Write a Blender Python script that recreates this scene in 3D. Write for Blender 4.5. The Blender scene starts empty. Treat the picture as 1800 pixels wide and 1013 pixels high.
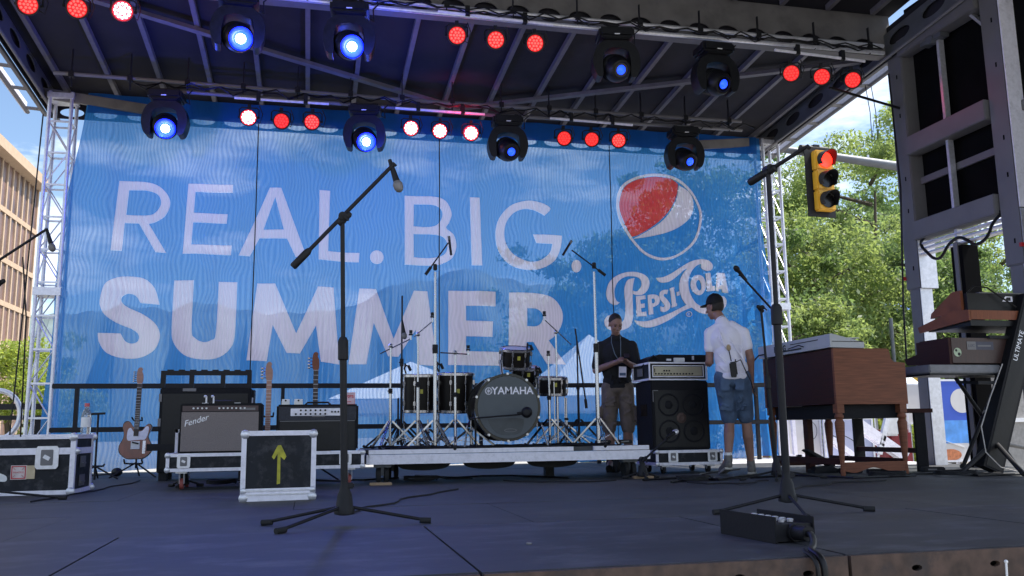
import bpy, bmesh, math, random
import numpy as np
from mathutils import Vector, Matrix, noise as mnoise
from mathutils.geometry import delaunay_2d_cdt
random.seed(7); PI = math.pi; R = math.radians
S = bpy.context.scene; COL = S.collection

# ------------------------------------------------------------------ camera
CAM = Vector((0, 0, .46)); F_ = 1542.; PIT = R(9.2); YAW = R(13); ROL = R(.76)
FW = Vector((math.sin(YAW)*math.cos(PIT), math.cos(YAW)*math.cos(PIT), math.sin(PIT)))
_r = Vector((math.cos(YAW), -math.sin(YAW), 0)); _u = _r.cross(FW)
RT = _r*math.cos(ROL) - _u*math.sin(ROL); UP = _u*math.cos(ROL) + _r*math.sin(ROL)
cd = bpy.data.cameras.new('camera'); cam = bpy.data.objects.new('camera', cd); COL.objects.link(cam)
cd.sensor_width = 36; cd.lens = F_/1800*36; cd.clip_start = .05; cd.clip_end = 3000
cam.matrix_world = Matrix(((RT.x, UP.x, -FW.x, CAM.x), (RT.y, UP.y, -FW.y, CAM.y), (RT.z, UP.z, -FW.z, CAM.z), (0, 0, 0, 1)))
S.camera = cam

# ------------------------------------------------------------------ world, sun, exposure
SUN_EL = R(60); SUN_AZ = R(97)          # azimuth measured clockwise from +Y (stage depth)
w = bpy.data.worlds.new('World'); S.world = w; w.use_nodes = True
nt = w.node_tree; nt.nodes.clear()
def wn(t): return nt.nodes.new(t)
sky = wn('ShaderNodeTexSky'); sky.sky_type = 'NISHITA'; sky.sun_disc = False
sky.sun_elevation = SUN_EL; sky.sun_rotation = SUN_AZ; sky.air_density = 1.0; sky.dust_density = .6; sky.ozone_density = 2.0
tc = wn('ShaderNodeTexCoord'); mp = wn('ShaderNodeMapping'); mp.inputs['Scale'].default_value = (2.2, 2.2, 7)
mp.inputs['Location'].default_value = (.35, .1, .4)
nz = wn('ShaderNodeTexNoise'); nz.inputs['Scale'].default_value = 1.6; nz.inputs['Detail'].default_value = 8; nz.inputs['Roughness'].default_value = .58
rmp = wn('ShaderNodeValToRGB'); rmp.color_ramp.elements[0].position = .47; rmp.color_ramp.elements[1].position = .66
mx = wn('ShaderNodeMixRGB'); mx.inputs[2].default_value = (9.5, 9.8, 10.4, 1)
bg = wn('ShaderNodeBackground'); bg.inputs[1].default_value = .11; ow = wn('ShaderNodeOutputWorld')
L = nt.links.new
L(tc.outputs['Generated'], mp.inputs[0]); L(mp.outputs[0], nz.inputs[0]); L(nz.outputs[0], rmp.inputs[0])
L(rmp.outputs[0], mx.inputs[0]); L(sky.outputs[0], mx.inputs[1]); L(mx.outputs[0], bg.inputs[0]); L(bg.outputs[0], ow.inputs[0])
sd = bpy.data.lights.new('sun', 'SUN'); sd.energy = 4.2; sd.angle = R(.53); sd.color = (1, .95, .87)
so = bpy.data.objects.new('sun', sd); COL.objects.link(so); so.location = (20, 0, 30)
so.rotation_euler = Vector((-math.sin(SUN_AZ)*math.cos(SUN_EL), -math.cos(SUN_AZ)*math.cos(SUN_EL), -math.sin(SUN_EL))).to_track_quat('-Z', 'Y').to_euler()
S.view_settings.view_transform = 'Standard'; S.view_settings.look = 'None'; S.view_settings.exposure = 1.0; S.view_settings.gamma = 1
S.render.engine = 'CYCLES'

# ------------------------------------------------------------------ placing: a ray through a picture point meets a real plane
def ray(x, y): return FW + RT*((x-900)/F_) - UP*((y-506.5)/F_)
def YP(x, y, Y): d = ray(x, y); return CAM + d*(Y/d.y)
def ZP(x, y, z=0): d = ray(x, y); return CAM + d*((z-CAM.z)/d.z)
def XP(x, y, X): d = ray(x, y); return CAM + d*(X/d.x)

# ------------------------------------------------------------------ materials
def pm(name, col, rough=.5, metal=0., var=.18, scale=14., bump=.05, emis=None, es=0., stretch=(1, 1, 1), spec=.5, dirt=None, dscale=3., damt=.5, coat=0.):
    m = bpy.data.materials.new(name); m.use_nodes = True; n = m.node_tree; b = n.nodes['Principled BSDF']
    b.inputs['Roughness'].default_value = rough; b.inputs['Metallic'].default_value = metal
    b.inputs['Specular IOR Level'].default_value = spec; b.inputs['Coat Weight'].default_value = coat
    t = n.nodes.new('ShaderNodeTexCoord'); mpp = n.nodes.new('ShaderNodeMapping'); mpp.inputs['Scale'].default_value = stretch
    z = n.nodes.new('ShaderNodeTexNoise'); z.inputs['Scale'].default_value = scale; z.inputs['Detail'].default_value = 6
    n.links.new(t.outputs['Object'], mpp.inputs[0]); n.links.new(mpp.outputs[0], z.inputs[0])
    cr = n.nodes.new('ShaderNodeValToRGB'); cr.color_ramp.elements[0].position = .3; cr.color_ramp.elements[1].position = .7
    cr.color_ramp.elements[0].color = tuple(c*(1-var) for c in col)+(1,); cr.color_ramp.elements[1].color = tuple(min(1, c*(1+var)) for c in col)+(1,)
    n.links.new(z.outputs[0], cr.inputs[0]); out = cr.outputs[0]
    if dirt:
        z2 = n.nodes.new('ShaderNodeTexNoise'); z2.inputs['Scale'].default_value = dscale; z2.inputs['Detail'].default_value = 9; z2.inputs['Roughness'].default_value = .7
        n.links.new(mpp.outputs[0], z2.inputs[0])
        c2 = n.nodes.new('ShaderNodeValToRGB'); c2.color_ramp.elements[0].position = .5; c2.color_ramp.elements[1].position = .68
        c2.color_ramp.elements[1].color = (damt, damt, damt, 1); n.links.new(z2.outputs[0], c2.inputs[0])
        mm = n.nodes.new('ShaderNodeMixRGB'); n.links.new(c2.outputs[0], mm.inputs[0]); n.links.new(out, mm.inputs[1]); mm.inputs[2].default_value = dirt+(1,); out = mm.outputs[0]
    n.links.new(out, b.inputs['Base Color'])
    rr = n.nodes.new('ShaderNodeMapRange'); rr.inputs[3].default_value = max(.03, rough-.1); rr.inputs[4].default_value = min(1, rough+.12)
    n.links.new(z.outputs[0], rr.inputs[0]); n.links.new(rr.outputs[0], b.inputs['Roughness'])
    if bump:
        bp = n.nodes.new('ShaderNodeBump'); bp.inputs['Strength'].default_value = bump; bp.inputs['Distance'].default_value = .02
        n.links.new(z.outputs[0], bp.inputs['Height']); n.links.new(bp.outputs[0], b.inputs['Normal'])
    if emis: b.inputs['Emission Color'].default_value = emis+(1,); b.inputs['Emission Strength'].default_value = es
    return m
M = {}
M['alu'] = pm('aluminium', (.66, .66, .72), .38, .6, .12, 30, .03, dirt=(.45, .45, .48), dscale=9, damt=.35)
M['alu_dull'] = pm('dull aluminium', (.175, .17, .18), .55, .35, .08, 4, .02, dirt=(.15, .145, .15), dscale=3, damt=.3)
M['alu_white'] = pm('white aluminium trim', (.82, .80, .90), .5, .05, .06, 26, .05, dirt=(.42, .41, .46), dscale=18, damt=.35)
M['chrome'] = pm('chrome', (.42, .42, .46), .24, 1, .06, 20, .01)
M['black'] = pm('black plastic', (.007, .007, .009), .42, 0, .3, 30, .03, spec=.3)
M['black_soft'] = pm('black vinyl', (.008, .008, .011), .7, 0, .35, 120, .25, spec=.25)
M['black_metal'] = pm('black powder coat', (.010, .010, .013), .55, .0, .2, 60, .05, spec=.28)
M['black_gloss'] = pm('black lacquer', (.007, .006, .007), .22, 0, .2, 5, 0, coat=.15, spec=.35)
M['rubber'] = pm('black rubber', (.010, .010, .012), .8, 0, .2, 40, .1)
M['case'] = pm('flight case laminate', (.011, .013, .019), .6, 0, .35, 8, .08, dirt=(.07, .07, .08), dscale=11, damt=.7, spec=.3)
M['roofskin'] = pm('dark roof lining', (.012, .011, .018), .85, 0, .35, 3, .1, dirt=(.028, .025, .03), dscale=1.5, damt=.6)
M['rib'] = pm('grey painted rib', (.145, .14, .16), .6, .2, .15, 12, .05, dirt=(.12, .12, .13), dscale=5)
M['beam'] = pm('weathered steel beam', (.16, .152, .155), .6, .3, .15, 5, .06, dirt=(.09, .085, .09), dscale=3)
M['rust'] = pm('rusty brown steel', (.075, .048, .038), .75, .2, .4, 18, .15, dirt=(.035, .03, .032), dscale=7, damt=.8)
M['white'] = pm('white plastic', (.72, .72, .74), .5, 0, .06, 20, .02)
M['redled'] = pm('lit red led', (.6, .02, .02), .4, 0, 0, 5, 0, (1, .035, .03), 2.4)
M['redled_hot'] = pm('bright red led', (.6, .1, .1), .4, 0, 0, 5, 0, (1, .35, .33), 9)
M['redled_dim'] = pm('dim red led', (.5, .02, .02), .4, 0, 0, 5, 0, (1, .025, .02), 1.1)
M['redface'] = pm('red lit lamp face', (.10, .004, .006), .4, 0, .2, 5, 0, (1, .004, .01), .42)
M['redface_hot'] = pm('bright red lit lamp face', (.3, .02, .02), .4, 0, .1, 5, 0, (1, .025, .05), 2.6)
M['blue_hot'] = pm('blinding blue-white lens', (.5, .6, 1), .2, 0, 0, 5, 0, (.45, .52, 1), 30)
M['blue_ring'] = pm('blue lit reflector', (.02, .06, .5), .2, 0, 0, 5, 0, (0, .004, 1), 2.4)
M['blue_lens'] = pm('dim blue lens', (.05, .12, .6), .1, 0, .3, 30, 0, (.006, .045, 1), 1.6)
M['skin'] = pm('skin', (.26, .135, .105), .5, 0, .1, 12, .03)
M['skin_dark'] = pm('tanned skin', (.23, .125, .098), .5, 0, .1, 12, .03)
M['hair'] = pm('dark brown hair', (.018, .012, .010), .7, 0, .4, 90, .4)
M['polo'] = pm('black polo cloth', (.008, .008, .011), .9, 0, .3, 60, .15)
M['khaki'] = pm('grey brown canvas', (.135, .105, .090), .9, 0, .22, 16, .25)
M['tee'] = pm('white cotton', (.78, .75, .86), .9, 0, .04, 9, .15)
M['denim'] = pm('washed denim', (.060, .095, .165), .9, 0, .3, 12, .25, dirt=(.10, .14, .22), dscale=5, damt=.6)
M['void_black'] = pm('matt black panel', (.004, .004, .005), .9, 0, .3, 4, .02, spec=.08)
M['drumshell'] = pm('black drum shell', (.008, .006, .006), .38, 0, .3, 4, 0, spec=.18)
M['shoe'] = pm('grey suede', (.14, .13, .12), .8, 0, .2, 20, .1)
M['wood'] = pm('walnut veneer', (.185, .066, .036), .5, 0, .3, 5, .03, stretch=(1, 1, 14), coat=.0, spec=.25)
M['wood_d'] = pm('dark and shaded walnut', (.036, .009, .008), .55, 0, .3, 5, .03, stretch=(1, 1, 12), spec=.2)
M['wood_o'] = pm('orange cherry wood', (.20, .062, .028), .5, 0, .18, 6, .03, stretch=(14, 1, 1), spec=.3)
M['maple'] = pm('maple', (.34, .17, .12), .4, 0, .12, 8, .02, stretch=(1, 1, 6))
M['rosewood'] = pm('rosewood', (.035, .02, .015), .5, 0, .2, 10, .02)
M['sunburst'] = pm('brown burst lacquer', (.26, .085, .05), .3, 0, .3, 5, 0, coat=.1, stretch=(3, 3, 1))
M['tolex_face'] = pm('silver grey grille cloth', (.21, .18, .18), .85, 0, .25, 160, .3)
M['cream'] = pm('cream control panel', (.40, .36, .26), .45, .2, .08, 10, .02)
M['yellow'] = pm('yellow tape', (.42, .39, .035), .6, 0, .3, 20, .05)
M['traffic'] = pm('traffic yellow', (.66, .34, .02), .45, 0, .08, 6, .03, dirt=(.3, .16, .03), dscale=6, damt=.4)
M['redsig'] = pm('lit red signal lens', (.6, .02, .01), .3, 0, 0, 5, 0, (1, .02, .01), 2.6)
M['steel'] = pm('galvanised steel', (.14, .15, .17), .55, .5, .15, 5, .03)
M['bark'] = pm('bark', (.09, .07, .055), .9, 0, .35, 12, .5)
M['ply'] = pm('raw plywood', (.35, .24, .15), .8, 0, .15, 10, .05)

# ------------------------------------------------------------------ mesh builder
class MB:
    def __init__(s): s.b = bmesh.new()
    def _add(s, vs, fs, mtx=None):
        vv = [s.b.verts.new((mtx @ Vector(v)) if mtx else v) for v in vs]
        for f in fs:
            try: s.b.faces.new([vv[i] for i in f])
            except ValueError: pass
        return vv
    def box(s, c, d, rot=None, bev=0.):
        c = Vector(c); t = bmesh.new(); bmesh.ops.create_cube(t, size=1)
        for v in t.verts: v.co = Vector((v.co.x*d[0], v.co.y*d[1], v.co.z*d[2]))
        if bev: bmesh.ops.bevel(t, geom=t.edges[:], offset=bev, segments=2, affect='EDGES')
        m = Matrix.Translation(c) @ (rot.to_4x4() if rot else Matrix())
        t.verts.index_update(); s._add([v.co.copy() for v in t.verts], [[v.index for v in f.verts] for f in t.faces], m); t.free(); return s
    def bb(s, p0, p1, bev=0.):
        p0 = Vector(p0); p1 = Vector(p1); return s.box((p0+p1)/2, [abs(a) for a in (p1-p0)], None, bev)
    def bar(s, a, b, wd, hd=None, up=(0, 0, 1)):
        a = Vector(a); b = Vector(b); hd = hd or wd; d = b-a; l = d.length
        if l < 1e-6: return s
        z = d/l; x = Vector(up).cross(z)
        if x.length < 1e-3: x = Vector((1, 0, 0)).cross(z)
        x.normalize(); y = z.cross(x)
        return s.box((a+b)/2, (wd, hd, l), Matrix((x, y, z)).transposed())
    def cyl(s, a, b, r1, r2=None, n=12, caps=True):
        a = Vector(a); b = Vector(b); r2 = r1 if r2 is None else r2; d = b-a
        q = d.to_track_quat('Z', 'Y').to_matrix(); vs = []
        for p, r in ((a, r1), (b, r2)):
            for i in range(n):
                t = 2*PI*i/n; vs.append(p + q @ Vector((math.cos(t)*r, math.sin(t)*r, 0)))
        fs = [(i, (i+1) % n, n+(i+1) % n, n+i) for i in range(n)]
        if caps: fs += [tuple(range(n))[::-1], tuple(range(n, 2*n))]
        s._add(vs, fs); return s
    def tube(s, pts, r, n=8, rs=None, closed=False):
        pts = [Vector(p) for p in pts]; N = len(pts); vs = []; fs = []; ux = None
        for i, p in enumerate(pts):
            t = (pts[min(i+1, N-1)]-pts[max(i-1, 0)]) if not closed else (pts[(i+1) % N]-pts[i-1])
            t.normalize()
            if ux is None: ux = t.orthogonal().normalized()
            ux = (ux - t*ux.dot(t)); ux = ux.normalized() if ux.length > 1e-5 else t.orthogonal().normalized(); uy = t.cross(ux)
            rr = rs[i] if rs else r
            for k in range(n):
                a = 2*PI*k/n; vs.append(p+ux*math.cos(a)*rr+uy*math.sin(a)*rr)
        for i in range(N if closed else N-1):
            j = (i+1) % N
            for k in range(n): fs.append((i*n+k, i*n+(k+1) % n, j*n+(k+1) % n, j*n+k))
        if not closed: fs += [tuple(range(n))[::-1], tuple(range((N-1)*n, N*n))]
        s._add(vs, fs); return s
    def lathe(s, prof, a=(0, 0, 0), axis=(0, 0, 1), n=24):
        q = Vector(axis).to_track_quat('Z', 'Y').to_matrix(); a = Vector(a); vs = []; fs = []
        for r, z in prof:
            for i in range(n):
                t = 2*PI*i/n; vs.append(a + q @ Vector((math.cos(t)*max(r, 1e-5), math.sin(t)*max(r, 1e-5), z)))
        for j in range(len(prof)-1):
            for i in range(n): fs.append((j*n+i, j*n+(i+1) % n, (j+1)*n+(i+1) % n, (j+1)*n+i))
        s._add(vs, fs); bmesh.ops.remove_doubles(s.b, verts=s.b.verts, dist=2e-5) if len(prof) < 12 else None
        return s
    def ball(s, c, r, sc=(1, 1, 1), rot=None, u=16, v=10):
        c = Vector(c); t = bmesh.new(); bmesh.ops.create_uvsphere(t, u_segments=u, v_segments=v, radius=r); t.verts.index_update()
        m = Matrix.Translation(c) @ (rot.to_4x4() if rot else Matrix()) @ Matrix.Diagonal((sc[0], sc[1], sc[2], 1))
        s._add([x.co.copy() for x in t.verts], [[x.index for x in f.verts] for f in t.faces], m); t.free(); return s
    def prism(s, poly, n0, ax, ay, an, o, holes=()):
        """flat outline (2D) in the frame ax, ay at o, pushed n0 along an"""
        o = Vector(o); ax = Vector(ax); ay = Vector(ay); an = Vector(an)
        loops = [list(poly)]+[list(h) for h in holes]; P = []; E = []
        for lp in loops:
            k = len(P); P += [Vector(p) for p in lp]; E += [(k+i, k+(i+1) % len(lp)) for i in range(len(lp))]
        vo, eo, fo, ov, oe, of = delaunay_2d_cdt(P, E, [], 0, 1e-6)
        def inside(pt, lp):
            c = False; n = len(lp); j = n-1
            for i in range(n):
                xi, yi = lp[i]; xj, yj = lp[j]
                if (yi > pt[1]) != (yj > pt[1]) and pt[0] < (xj-xi)*(pt[1]-yi)/(yj-yi)+xi: c = not c
                j = i
            return c
        fk = [f for f in fo if sum(inside(((vo[f[0]].x+vo[f[1]].x+vo[f[2]].x)/3, (vo[f[0]].y+vo[f[1]].y+vo[f[2]].y)/3), lp) for lp in loops) % 2 == 1]
        f3 = lambda p: o+ax*p[0]+ay*p[1]
        top = [f3(p) for p in vo]; s._add(top, fk)
        if n0:
            s._add([p+an*n0 for p in top], [f[::-1] for f in fk])
            for lp in loops:
                k = len(lp); a = [f3(p) for p in lp]; s._add(a+[p+an*n0 for p in a], [(i, (i+1) % k, k+(i+1) % k, k+i) for i in range(k)])
        return s
    def build(s, name, mat, parent=None, world=False, smooth=False, label=None, kind=None):
        b = s.b
        if n0_fix and len(b.faces) < 20000: bmesh.ops.recalc_face_normals(b, faces=b.faces)
        me = bpy.data.meshes.new(name)
        if world and parent is not None:
            b.transform(root_of(parent).matrix_basis.inverted())
        b.to_mesh(me); b.free(); me.materials.append(M[mat] if isinstance(mat, str) else mat)
        if smooth:
            me.polygons.foreach_set('use_smooth', [True]*len(me.polygons))
            try: me.set_sharp_from_angle(angle=R(40))
            except Exception: pass
        o = bpy.data.objects.new(name, me); COL.objects.link(o)
        if parent is not None: o.parent = parent
        if label: o['label'] = label
        if kind: o['kind'] = kind
        return o
n0_fix = True
def build_each(mb, name, mat, parent, world=False, smooth=False):
    """one object for each connected piece"""
    b = mb.b; left = set(b.verts); 
    if world: b.transform(root_of(parent).matrix_basis.inverted())
    while left:
        st = [left.pop()]; grp = list(st)
        while st:
            v = st.pop()
            for e in v.link_edges:
                w_ = e.other_vert(v)
                if w_ in left: left.discard(w_); st.append(w_); grp.append(w_)
        gi = {v: i for i, v in enumerate(grp)}; m = MB(); m._add([v.co.copy() for v in grp], [[gi[v] for v in f.verts] for f in {f for v in grp for f in v.link_faces}]); m.build(name, mat, parent, smooth=smooth)
    b.free()
def root_of(o):
    while o.parent: o = o.parent
    return o
def thing(name, label, cat, loc=(0, 0, 0), rz=0, group=None):
    o = bpy.data.objects.new(name, None); COL.objects.link(o); o.empty_display_size = .1
    o.location = loc; o.rotation_euler = (0, 0, rz); o.matrix_basis = Matrix.Translation(Vector(loc)) @ Matrix.Rotation(rz, 4, 'Z')
    o['label'] = label; o['category'] = cat
    if group: o['group'] = group
    return o
def single(mb, name, *a, group=None, smooth=False):
    """a thing that is one mesh: built in world coordinates, origin moved to its base"""
    if isinstance(a[0], str) and a[0] not in M: a = ('black',)+a
    mat, label, cat, loc = a
    mb.b.transform(Matrix.Translation(-Vector(loc))); o = mb.build(name, mat, smooth=smooth); o.location = loc
    o['label'] = label; o['category'] = cat
    if group: o['group'] = group
    return o
def dup(o, parent=None):
    c = o.copy(); COL.objects.link(c); c.parent = parent
    for ch in o.children: dup(ch, c)
    return c
def text_mesh(txt, size, o, ax, ay, off=.002, font_shear=0., depth=0., align='CENTER', bold=0.):
    cu = bpy.data.curves.new('lettering', 'FONT'); cu.body = txt; cu.size = size; cu.align_x = align; cu.align_y = 'CENTER'; cu.shear = font_shear; cu.offset = bold; cu.extrude = depth
    ob = bpy.data.objects.new('lettering', cu); COL.objects.link(ob)
    bpy.context.view_layer.update(); me = bpy.data.meshes.new_from_object(ob.evaluated_get(bpy.context.evaluated_depsgraph_get()))
    bpy.data.objects.remove(ob); bpy.data.curves.remove(cu)
    mb = MB(); mb.b.from_mesh(me); bpy.data.meshes.remove(me)
    ax = Vector(ax).normalized(); ay = Vector(ay).normalized(); an = ax.cross(ay)
    mb.b.transform(Matrix.Translation(Vector(o)+an*off) @ Matrix((ax, ay, an)).transposed().to_4x4())
    return mb
def smoothpath(pts, k=6):
    """closed outline; points given as (x,y,1) lie on a curve, (x,y) are corners"""
    n = len(pts); out = []
    for i in range(n):
        p0, p1, p2, p3 = pts[i-1], pts[i], pts[(i+1) % n], pts[(i+2) % n]
        c1 = len(p1) > 2; c2 = len(p2) > 2
        if not (c1 or c2): out.append(p1[:2]); continue
        a = p0 if c1 else p1; d = p3 if c2 else p2
        for j in range(k):
            t = j/k
            out.append(tuple(.5*((2*p1[q])+(-a[q]+p2[q])*t+(2*a[q]-5*p1[q]+4*p2[q]-d[q])*t*t+(-a[q]+3*p1[q]-3*p2[q]+d[q])*t**3) for q in (0, 1)))
    return out
def ell(cx, cy, rx, ry, n=32, a0=0, a1=2*PI):
    return [(cx+rx*math.cos(a0+(a1-a0)*i/n), cy+ry*math.sin(a0+(a1-a0)*i/n)) for i in range(n)]
X_, Y_, Z_ = Vector((1, 0, 0)), Vector((0, 1, 0)), Vector((0, 0, 1))

# ================================================================== SETTING
def struct(name, mb, mat):
    o = mb.build(name, mat); o['kind'] = 'structure'; return o
M['ground'] = pm('pale concrete ground', (.30, .29, .27), .9, 0, .15, .6, .1, dirt=(.2, .19, .18), dscale=.3)
struct('ground', MB().bb((-900, -60, -1.4), (900, 1200, -1.2)), 'ground')
M['floor'] = pm('worn black stage deck', (.052, .053, .054), .6, 0, .35, 1.6, .25, stretch=(.8, 1.1, 1), dirt=(.088, .088, .09), dscale=3.2, damt=.7, spec=.35)
M['apron'] = pm('scuffed blue black apron deck', (.040, .041, .050), .56, 0, .4, 2.2, .3, stretch=(.7, 1.3, 1), dirt=(.10, .10, .125), dscale=3.6, damt=.85, spec=.35)
fl = MB(); yy = 4.42; k = 0
while yy < 12.0:
    y1 = min(yy+1.22, 12.05); xx = -6.2 - (k % 2)*1.2
    while xx < 8.2:
        x0 = max(xx, -4.6); x1 = min(xx+2.44, 7.4)
        if x1 > x0+.05: fl.bb((x0+.002, yy+.002, -.04+random.uniform(-.001, .001)), (x1-.002, y1-.002, random.uniform(-.0012, .0012)))
        xx += 2.44
    yy += 1.22; k += 1
struct('stage_floor', fl, 'floor')
struct('stage_floor_underlay', MB().bb((-4.6, 2.98, -.3), (7.4, 12.05, -.045)), 'black')
ap = MB(); xs = [-4.9, -3.5, -2.2, -.83, .56, 1.9, 3.25, 4.6, 5.95, 7.3]
for a, b in zip(xs[:-1], xs[1:]): ap.bb((a+.006, 2.94, -.04), (b-.006, 4.412, random.uniform(.0, .002)))
struct('stage_apron', ap, 'apron')
M['sun_patch_pale'] = pm('painted sun patch', (.55, .54, .55), .7, .1, .1, 6, .05)  # pale colour carries the sunlight of the rear floor patch
struct('rear_sun_patch', MB().bb((4.5, 10.35, .002), (7.38, 12.04, .006)).bb((5.9, 9.1, .002), (7.38, 10.34, .006)), 'sun_patch_pale')  # thin pale sheet painted in as sunlight on the rear floor
# ------------------------------------------------------------------ rusty edge beams of the apron decks
for i, (a, b) in enumerate(zip(xs[3:-1], xs[4:])):
    t = thing('deck_edge_beam', ['rusty brown deck edge beam under the left front boards', 'rusty brown deck edge beam the thick cable hangs over', 'rusty brown deck edge beam right of the joint with bolt holes', 'rusty brown deck edge beam in the lower right corner', 'rusty deck edge beam past the right side of the picture', 'rusty deck edge beam at the far right end'][i], 'beam', ((a+b)/2, 2.93, -.13), group='edge beams of the stage apron')
    wv = b-a-.014
    holes = [ell(-wv/2+wv*q, .075, .022, .011, 14) for q in (.2, .45, .68, .88)]
    MB().prism([(-wv/2, 0), (wv/2, 0), (wv/2, .128), (-wv/2, .128)], .02, X_, Z_, -Y_, (0, 0, 0), holes).build('web', 'rust', t)
    MB().bb((-wv/2, -.052, 0), (wv/2, -.021, .014)).build('flange', 'rust', t)
for i, p in enumerate([(1632, 990), (1385, 1003)]):
    if i: continue
    b = ZP(*p, -.10); q = Vector((b.x, 2.84, -.10))
    t = thing('tent_peg', 'thin white peg sticking up past the front deck edge', 'peg', q)
    MB().cyl((0, 0, -.1), (.008, 0, .06), .004, n=8).build('shaft', 'white', t); MB().ball((.008, 0, .062), .007).build('head', 'white', t)
# ================================================================== ROOF
def roofz(y): return 4.95 + .073*(12-y)
t = thing('stage_roof', 'dark stage roof on pale ribs with perforated edge beams over the whole stage', 'roof', (1.72, 9, 5.1))
def rpart(mb, n, m, **k): return mb.build(n, m, t, world=True, **k)
XL, XR = -3.6, 7.08
rp = MB()
for (ya, yb, dz) in ((12.55, 9.15, .10), (9.15, 1.2, .42)):  # front panel lengthened out of view to keep sun off the stage
    v = [(XL, ya, roofz(ya)+dz), (XR, ya, roofz(ya)+dz), (XR, yb, roofz(yb)+dz), (XL, yb, roofz(yb)+dz)]
    v += [(a, b, c+.06) for a, b, c in v]
    rp._add(v, [(3, 2, 1, 0), (4, 5, 6, 7), (0, 1, 5, 4), (1, 2, 6, 5), (2, 3, 7, 6), (3, 0, 4, 7)])
rpart(rp, 'roof_panel', 'roofskin')
for i in range(17):
    x = -3.24+.624*i
    rpart(MB().bar((x, 12.3, roofz(12.3)+.06), (x, 9.25, roofz(9.25)+.06), .055, .07), 'rib', 'rib')
    if i > 4: rpart(MB().bar((x, 9.0, roofz(9.0)+.385), (x, 3.0, roofz(3.0)+.385), .055, .07), 'rib', 'rib')
for a, b in (((-3.1, 9.3), (2.0, 11.75)), ((1.9, 11.75), (6.9, 9.5)), ):
    rpart(MB().bar((a[0], a[1], roofz(a[1])-.0), (b[0], b[1], roofz(b[1])-.0), .09, .045), 'diagonal_brace', 'rib')
# middle beam with oval openings
hb = [ell(-3.35+.37*i, .135, .135, .085, 20) for i in range(28)]
rpart(MB().prism([(-3.55, 0), (7.02, 0), (7.02, .56), (-3.55, .56)], .012, X_, Vector((0, .05, .9987)).normalized(), Vector((0, -1, .05)).normalized(), (0, 9.05, 5.0), hb), 'middle_beam', 'beam')
rpart(MB().bb((-3.55, 9.12, 5.08), (7.02, 9.2, 5.56)), 'middle_beam_back', 'roofskin')
rpart(MB().bb((-3.55, 9.0, 4.985), (7.02, 9.14, 5.0)), 'middle_beam_flange', 'beam')
# back fascia with oval openings, seen through the mesh banner
hb = [ell(-3.2+.42*i, .09, .15, .06, 20) for i in range(25)]
rpart(MB().prism([(-3.5, 0), (7.0, 0), (7.0, .36), (-3.5, .36)], .012, X_, Z_, -Y_, (0, 12.3, 4.66), hb), 'back_fascia', 'roofskin')
# perforated side beams and their outer ladders
for X0, sg in ((XL, 1), (XR, -1)):
    def zy(y, d): return (X0, y, roofz(y)+d)
    sl = Vector((0, -1, .073)).normalized()
    hb = [ell(.55+.62*i, .14, .2, .075, 20) for i in range(15)]
    rpart(MB().prism([(0, -.02), (10.3, -.02), (10.3, .28), (0, .28)], .012, sl, Vector((0, .073, 1)).normalized(), X_, (X0+sg*.16, 12.4, roofz(12.4)-.16), hb), 'side_beam', 'steel')
    for dx, dz, r in ((0, -.12, .032), (-sg*.22, -.10, .028), (sg*.18, -.20, .02)):
        rpart(MB().tube([(X0+dx, 12.55, roofz(12.55)+dz), (X0+dx, 3, roofz(3)+dz)], r), 'side_chord', 'alu_dull')
    rpart(MB().bar((X0+sg*.10, 12.5, roofz(12.5)+.02), (X0+sg*.10, 2.1, roofz(2.1)+.02), .012, .42), 'outer_skin', 'roofskin')
    rg = MB()
    for i in range(16): y = 12.4-.62*i; rg.bar((X0, y, roofz(y)-.115), (X0-sg*.22, y, roofz(y)-.10), .05, .03)
    rpart(rg, 'ladder_rungs', 'alu_dull')
    rpart(MB().bb((X0-sg*.27, 1.5, roofz(6)+.05), (X0-sg*.25, 12.6, roofz(6)+.052)) if 0 else MB().bar((X0-sg*.26, 12.6, roofz(12.6)-.02), (X0-sg*.26, 2.0, roofz(2.0)-.02), .012, .16), 'drip_edge', 'alu_white')
# back corner gussets
for X0, sg in ((XL, 1), (XR, -1)):
    rpart(MB().bar((X0+sg*.1, 11.9, 4.86), (X0+sg*1.5, 11.75, 4.66), .05, .13), 'corner_strut', 'beam')
# pipes carrying the lamps
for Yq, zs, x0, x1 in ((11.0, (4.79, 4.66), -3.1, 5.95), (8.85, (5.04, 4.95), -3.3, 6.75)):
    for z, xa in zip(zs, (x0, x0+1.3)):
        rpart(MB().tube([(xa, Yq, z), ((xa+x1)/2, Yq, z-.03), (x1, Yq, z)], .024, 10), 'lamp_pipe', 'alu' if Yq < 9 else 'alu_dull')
    hg = MB()
    for i in range(14):
        x = x0+.2+(x1-x0-.4)*i/13; hg.bar((x, Yq, zs[1]-.03), (x, Yq, roofz(Yq)+.08), .03, .012); hg.box((x, Yq, zs[0]-.01), (.06, .07, .07))
    rpart(hg, 'pipe_hangers', 'black_metal')
# loose cables clipped along the pipes
for Yq, z, x0, x1, nm in ((10.96, 4.73, -2.2, 6.2, 'back'), (8.8, 5.0, -3.0, 6.7, 'front')):
    for j in range(2):
        pts = []; x = x0
        while x < x1:
            sag = random.uniform(.0, .03); pts += [(x, Yq-.02*j, z+random.uniform(-.03, .03)), (x+.16, Yq-.03, z-.03-sag-random.choice((0, 0, .05)))]; x += .34
        tt = single(MB().tube(pts, .009, 5), 'lamp_cable', ('black power cable' if j else 'thinner black control cable')+' looping along the '+nm+' lamp pipe', 'cable', pts[0], smooth=True)

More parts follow.
